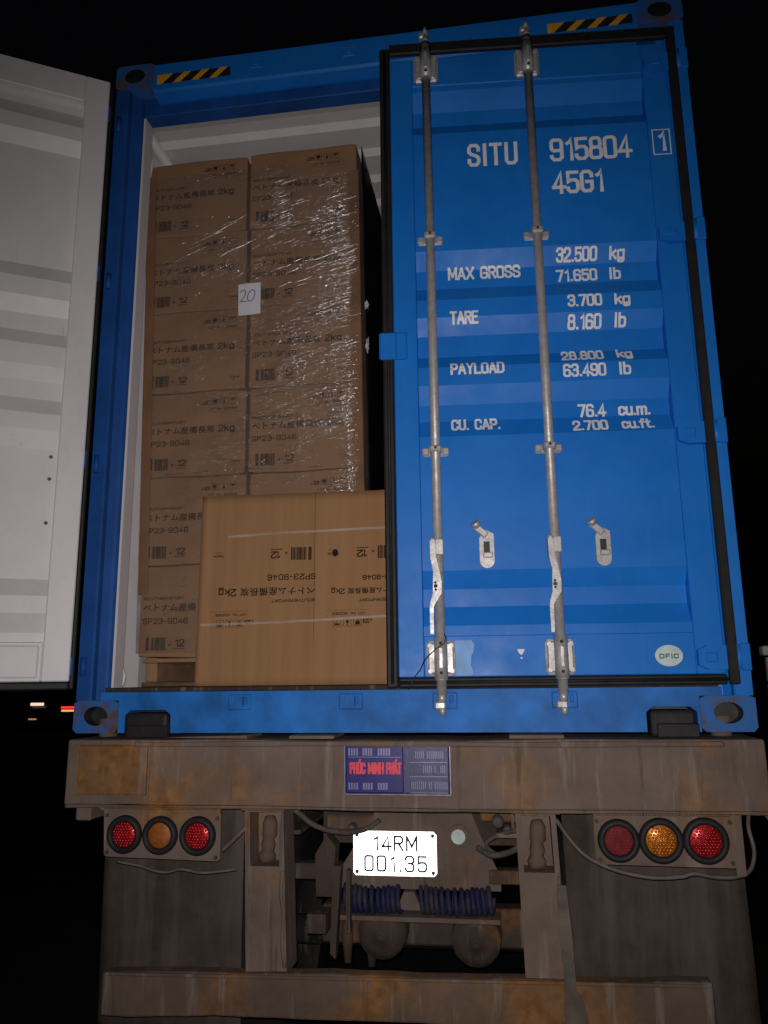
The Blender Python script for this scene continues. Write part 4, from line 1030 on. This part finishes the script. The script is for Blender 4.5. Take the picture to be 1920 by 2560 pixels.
upright(.705, .842, .722, .862, 0); upright(1.628, 1.758, 1.640, 1.776, 0)
# bottom bumper beam, hanging slightly askew
M = Matrix.Translation((1.2, 0, -.822)) @ Matrix.Rotation(R(-1.15), 4, 'Y')
m = MB(); m.bmadd(rough_box(.226 - 1.2, 2.20 - 1.2, -.105, -.045, -.062, .072, 9, .0035), 0, False, M)
m.box(.24 - 1.2, 2.19 - 1.2, -.112, -.1005, .060, .070, .002, 0, M)
m.build('bumper_beam', 'rusty_steel', tr)
cl = MB(); cl.prism([(1.752, -.46), (1.748, -.60), (1.758, -.72), (1.752, -.84), (1.790, -.90), (1.835, -.90), (1.815, -.80), (1.793, -.76), (1.788, -.60), (1.778, -.46)], -.1205, -.1125); cl.build('mud_streak', 'mud_grey', tr)
# mud flaps behind the boards
def flap(x0, x1, z0, z1, seed):
    m = MB(); nx, nz = 16, 12; vs_ = []
    for j in range(nz + 1):
        for i in range(nx + 1):
            x = x0 + (x1 - x0) * i / nx; z = z1 + (z0 - z1) * j / nz
            vs_.append((x + .02 * (j / nz) * (1 if x0 > 1 else -.3), .25 + .012 * math.sin(9 * x + seed) * j / nz + .02 * (j / nz) ** 2, z))
    k = nx + 1; m.add(vs_, [[j * k + i, (j + 1) * k + i, (j + 1) * k + i + 1, j * k + i + 1] for j in range(nz) for i in range(nx)], 0, True)
    o = m.build('mud_flap', 'mudflap', tr); mo = o.modifiers.new('thickness', 'SOLIDIFY'); mo.thickness = .008
flap(.035, .600, -1.12, -.26, 1); flap(1.795, 2.405, -1.12, -.26, 4)
# half-round dark tyre rubs on the right flap
rb = MB()
for cx in (1.925, 2.225):
    pts = [(cx + .10 * math.cos(t), -.79 + .075 * math.sin(t)) for t in [math.pi * k / 12 for k in range(13)]]
    pin = [(cx + .078 * math.cos(t), -.80 + .055 * math.sin(t)) for t in [math.pi * k / 12 for k in range(13)]]
    n = 13; rb.add([(x, .240, z) for x, z in pts] + [(x, .240, z) for x, z in pin], [[i, i + 1, n + i + 1, n + i] for i in range(n - 1)])
# frame rails, cross plate, axle and wheels
for x in (.78, 1.62):
    m = MB(); m.box(x - .06, x + .06, .17, 11.5, -.06, -.045); m.box(x - .005, x + .005, .17, 11.5, -.36, -.06); m.box(x - .06, x + .06, .17, 11.5, -.375, -.36); m.build('frame_rail', 'grimy_steel', tr)
m = MB(); m.prism([(1.12, -.262), (1.02, -.42), (.90, -.60), (.90, -.628), (1.565, -.628), (1.565, -.575), (1.49, -.42), (1.43, -.262)], .475, .487); m.build('plate_bracket', 'dusty_steel', tr)
for a in ((.845, 1.69, .52, .58, -.47, -.30), (.60, .96, .49, .56, -.605, -.545), (1.52, 1.70, .46, .53, -.60, -.55)): m = MB(); m.box(*a, .004); m.build('cross_member', 'grimy_steel', tr)
m = MB(); m.cyl((1.36 + .045, .474, -.425), (1.36 + .045, .462, -.425), .042, 18); m.cyl((1.405, .463, -.428), (1.405, .458, -.428), .028, 16, 1)
m.build('reflector', ['dusty_steel', 'sticker_white'], tr)
# number plate
m = MB(); m.box(.986, 1.318, .4555, .4605, -.575, -.412, .010, 0)
for a in ((.986, 1.318, -.4165, -.412), (.986, 1.318, -.575, -.5705), (.986, .9895, -.5703, -.4167), (1.3145, 1.318, -.5703, -.4167)): m.box(a[0], a[1], .453, .4556, a[2], a[3], .0012, 1)
for x in (1.0, 1.304):
    for z in (-.425, -.562): m.cyl((x, .4556, z), (x, .449, z), .007, 10, 2)
npl = m.build('number_plate', ['sheeting', 'silver_trim', 'plate_black'], tr, label='white number plate glaring in the flash')
m = MB(); write(m, '14RM', 1.062, -.484, .182, .058, .0080, .4548, 0, .55); write(m, '001.35', 1.028, -.562, .252, .062, .0074, .4548, 0, .55); m.build('lettering', 'plate_black', npl)
m = MB(); m.box(1.155, 1.275, .30, .34, -.300, -.285, .003); m.build('plate_lamp', 'dusty_steel', tr)
m = MB(); m.box(1.325, 1.425, .30, .345, -.292, -.287, .001, 0); m.prism([(1.325, -.2925), (1.337, -.31), (1.42, -.31), (1.425, -.2925)], .303, .345, 1); m.build('plate_lamp', ['hazard_yellow', 'hazard_black'], tr)
# two blue coiled air hoses on a ledge
m = MB(); m.box(.915, 1.560, .36, .48, -.718, -.700, .003); m.prism([(1.16, -.69), (1.19, -.625), (1.23, -.625), (1.26, -.69)], .42, .46); m.build('hose_ledge', 'dusty_steel', tr)
for xa, xb in ((.940, 1.200), (1.235, 1.550)):
    m = MB(); turns = int((xb - xa) / .0235); n = turns * 14; path = []
    for k in range(n + 1):
        t = 2 * math.pi * k / 14; u = k / n; rj = .044 + .003 * math.sin(2.3 * t / 6.28 + xa * 9); path.append((xa + .012 + (xb - xa - .024) * (u + .018 * math.sin(11 * u + xa)), .415 + rj * math.cos(t), -.648 - .010 * math.sin(math.pi * u) + rj * math.sin(t)))
    m.tube(path, .0095, 6); m.build('air_hose', 'hose_blue', tr)
m = MB(); m.box(.83, 1.70, .56, .66, -.86, -.715, .01); m.build('axle_beam', 'grimy_steel', tr)
for cx, cz in ((1.095, -.790), (1.462, -.805)):
    m = MB(); m.lathe([(.001, -.13), (.018, -.13), (.02, -.12), (.055, -.112), (.092, -.09), (.098, -.06), (.098, .06)], (cx, .55, cz), 'y', 28); m.lathe([(.001, -.145), (.010, -.145), (.011, -.125)], (cx, .55, cz), 'y', 12); m.build('brake_chamber', 'grimy_steel', tr)
for pts, y0, y1 in (([(.865, -.47), (.87, -.62), (.93, -.62), (.945, -.44), (.91, -.40)], .30, .38), ([(.86, -.655), (.86, -.72), (.93, -.72), (.93, -.655)], .2, .3), ([(.945, -.50), (.935, -.80), (.955, -.82), (.975, -.50)], .25, .3), ([(.99, -.52), (.99, -.74), (1.005, -.74), (1.005, -.52)], .28, .31)): m = MB(); m.prism(pts, y0, y1); m.build('lever_bracket', 'grimy_steel', tr)
for xc, zb in ((.955, -.90), (1.05, -.91)): m = MB(); m.tube([(xc, .5, -.72), (xc, .48, -.80), (xc + .004, .47, zb)], [.020, .024, .014], 10); m.build('spring_shackle', 'grimy_steel', tr)
m = MB(); m.cyl((.16, 1.15, -.98), (2.28, 1.15, -.98), .065, 16); m.build('axle', 'dark_steel', tr)
for cx in (.17, .50, 1.94, 2.27):
    m = MB(); rw = .51
    m.lathe([(.30, -.13), (rw - .05, -.14), (rw - .01, -.115), (rw, -.08), (rw, .08), (rw - .01, .115), (rw - .05, .14), (.30, .13)], (cx, 1.15, -.985), 'x', 40, 0)
    m.lathe([(.30, -.13), (.28, -.10), (.12, -.05), (.001, -.05)], (cx, 1.15, -.985), 'x', 24, 1); m.lathe([(.30, .13), (.28, .10), (.12, .05), (.001, .05)], (cx, 1.15, -.985), 'x', 24, 1)
    m.build('wheel', ['tyre', 'dark_steel'], tr)
# loose cables
def cable(pts, r, mat='cable_grey'):
    P = [Vector(p) for p in pts]; out = []
    for i in range(len(P) - 1):
        p0, p1, p2, p3 = P[max(i - 1, 0)], P[i], P[i + 1], P[min(i + 2, len(P) - 1)]
        for k in range(6):
            t = k / 6; out.append(.5 * ((2 * p1) + (-p0 + p2) * t + (2 * p0 - 5 * p1 + 4 * p2 - p3) * t * t + (-p0 + 3 * p1 - 3 * p2 + p3) * t ** 3))
    out.append(P[-1]); m = MB(); m.tube(out, r, 8); return m.build('cable', mat, tr)
cable([(1.765, .02, -.285), (1.80, -.02, -.335), (1.85, -.05, -.385), (1.92, -.075, -.415), (1.99, -.08, -.432), (2.06, -.08, -.440), (2.14, -.075, -.436), (2.18, -.075, -.426), (2.24, -.07, -.436), (2.31, -.06, -.436), (2.36, -.03, -.42), (2.385, .0, -.37), (2.38, .02, -.30), (2.40, .05, -.255), (2.44, .06, -.26), (2.47, .06, -.30)], .0065)
cable([(.60, .0, -.40), (.64, .0, -.365), (.68, .01, -.325), (.72, .03, -.28)], .008)
cable([(.24, -.07, -.43), (.32, -.06, -.445), (.37, -.05, -.462), (.42, -.05, -.466), (.47, -.05, -.455), (.55, -.05, -.465), (.66, -.02, -.458)], .0045)
cable([(.845, .06, -.27), (.90, .15, -.34), (.98, .25, -.38), (1.05, .35, -.385), (1.10, .4, -.36)], .010)
cable([(1.64, .1, -.39), (1.60, .15, -.42), (1.54, .2, -.44), (1.49, .25, -.425)], .011)
cable([(1.63, .12, -.34), (1.57, .2, -.37), (1.52, .25, -.41), (1.55, .28, -.45), (1.60, .25, -.44)], .008)
for c_, r in (((1.565, .26, -.335), .022), ((1.60, .24, -.36), .016), ((.995, .38, -.385), .016)): m = MB(); m.lathe([(.001, -.03), (r * .7, -.028), (r, -.018), (r, .03)], c_, 'y', 10); m.build('cable_coupling', 'cable_grey', tr)
for a in ((1.50, 1.66, .30, .40, -.345, -.25), (.86, 1.06, .50, .515, -.42, -.36)): m = MB(); m.box(*a, .008); m.build('junction_box', 'rusty_steel', tr)

# ================================================================== FAR OFF IN THE DARK
def car(loc, rz):
    t = thing('parked_car', 'dark car far off at the left with its rear lamps lit', 'car', loc); t.rotation_euler = (0, 0, rz)
    L = Vector((t.location.x, t.location.y, t.location.z - ZB))
    def b(mb, name, mats):
        mb.v = [(p[0] + L.x, p[1] + L.y, p[2] + L.z) for p in mb.v]; return mb.build(name, mats, t)
    m = MB(); prof = [(0, .35), (0, .78), (.08, .92), (.55, 1.0), (1.05, 1.42), (2.4, 1.45), (3.1, 1.0), (4.1, .88), (4.25, .6), (4.25, .35)]
    m.prismx(prof, -.85, .85); b(m, 'body', 'car_paint')
    m = MB(); m.prismx([(.58, 1.01), (1.03, 1.39), (1.02, 1.40), (.56, 1.02)], -.70, .70); b(m, 'rear_window', 'car_glass')
    for x in (-.78, .78):
        for y in (.85, 3.4):
            m = MB(); m.lathe([(.001, -.1), (.2, -.1), (.31, -.09), (.32, 0), (.31, .09), (.2, .1), (.001, .1)], (x, y, .32), 'x', 20); b(m, 'wheel', 'tyre')
    m = MB(); m.box(.30, .80, -.03, .02, .80, .865, .01, 0); m.box(.32, .82, -.03, .02, .69, .755, .01, 1); b(m, 'tail_lamp', ['lit_red', 'lit_amber'])
    m = MB(); m.box(-.80, -.32, -.03, .02, .90, 1.0, .02, 0); b(m, 'reversing_lamp', 'lit_white')
    m = MB(); m.box(-.83, -.55, -.03, .02, .42, .47, .01, 0); b(m, 'fog_lamp', 'lit_dim_amber')
    return t
car((-14.07, 23.5, -ZB), R(6))
mp = thing('marker_post', 'pale topped marker post in the dark to the right of the container', 'post', (2.815, 1.0, -ZB))
m = MB(); m.box(2.785, 2.845, .97, 1.03, -ZB, .150, .006); m.build('post', 'dark_steel', mp)
m = MB(); m.box(2.782, 2.840, .965, 1.0, .153, .262, .004); m.box(2.770, 2.94, .97, 1.03, .270, .312, .006); m.build('top_band', 'post_white', mp)
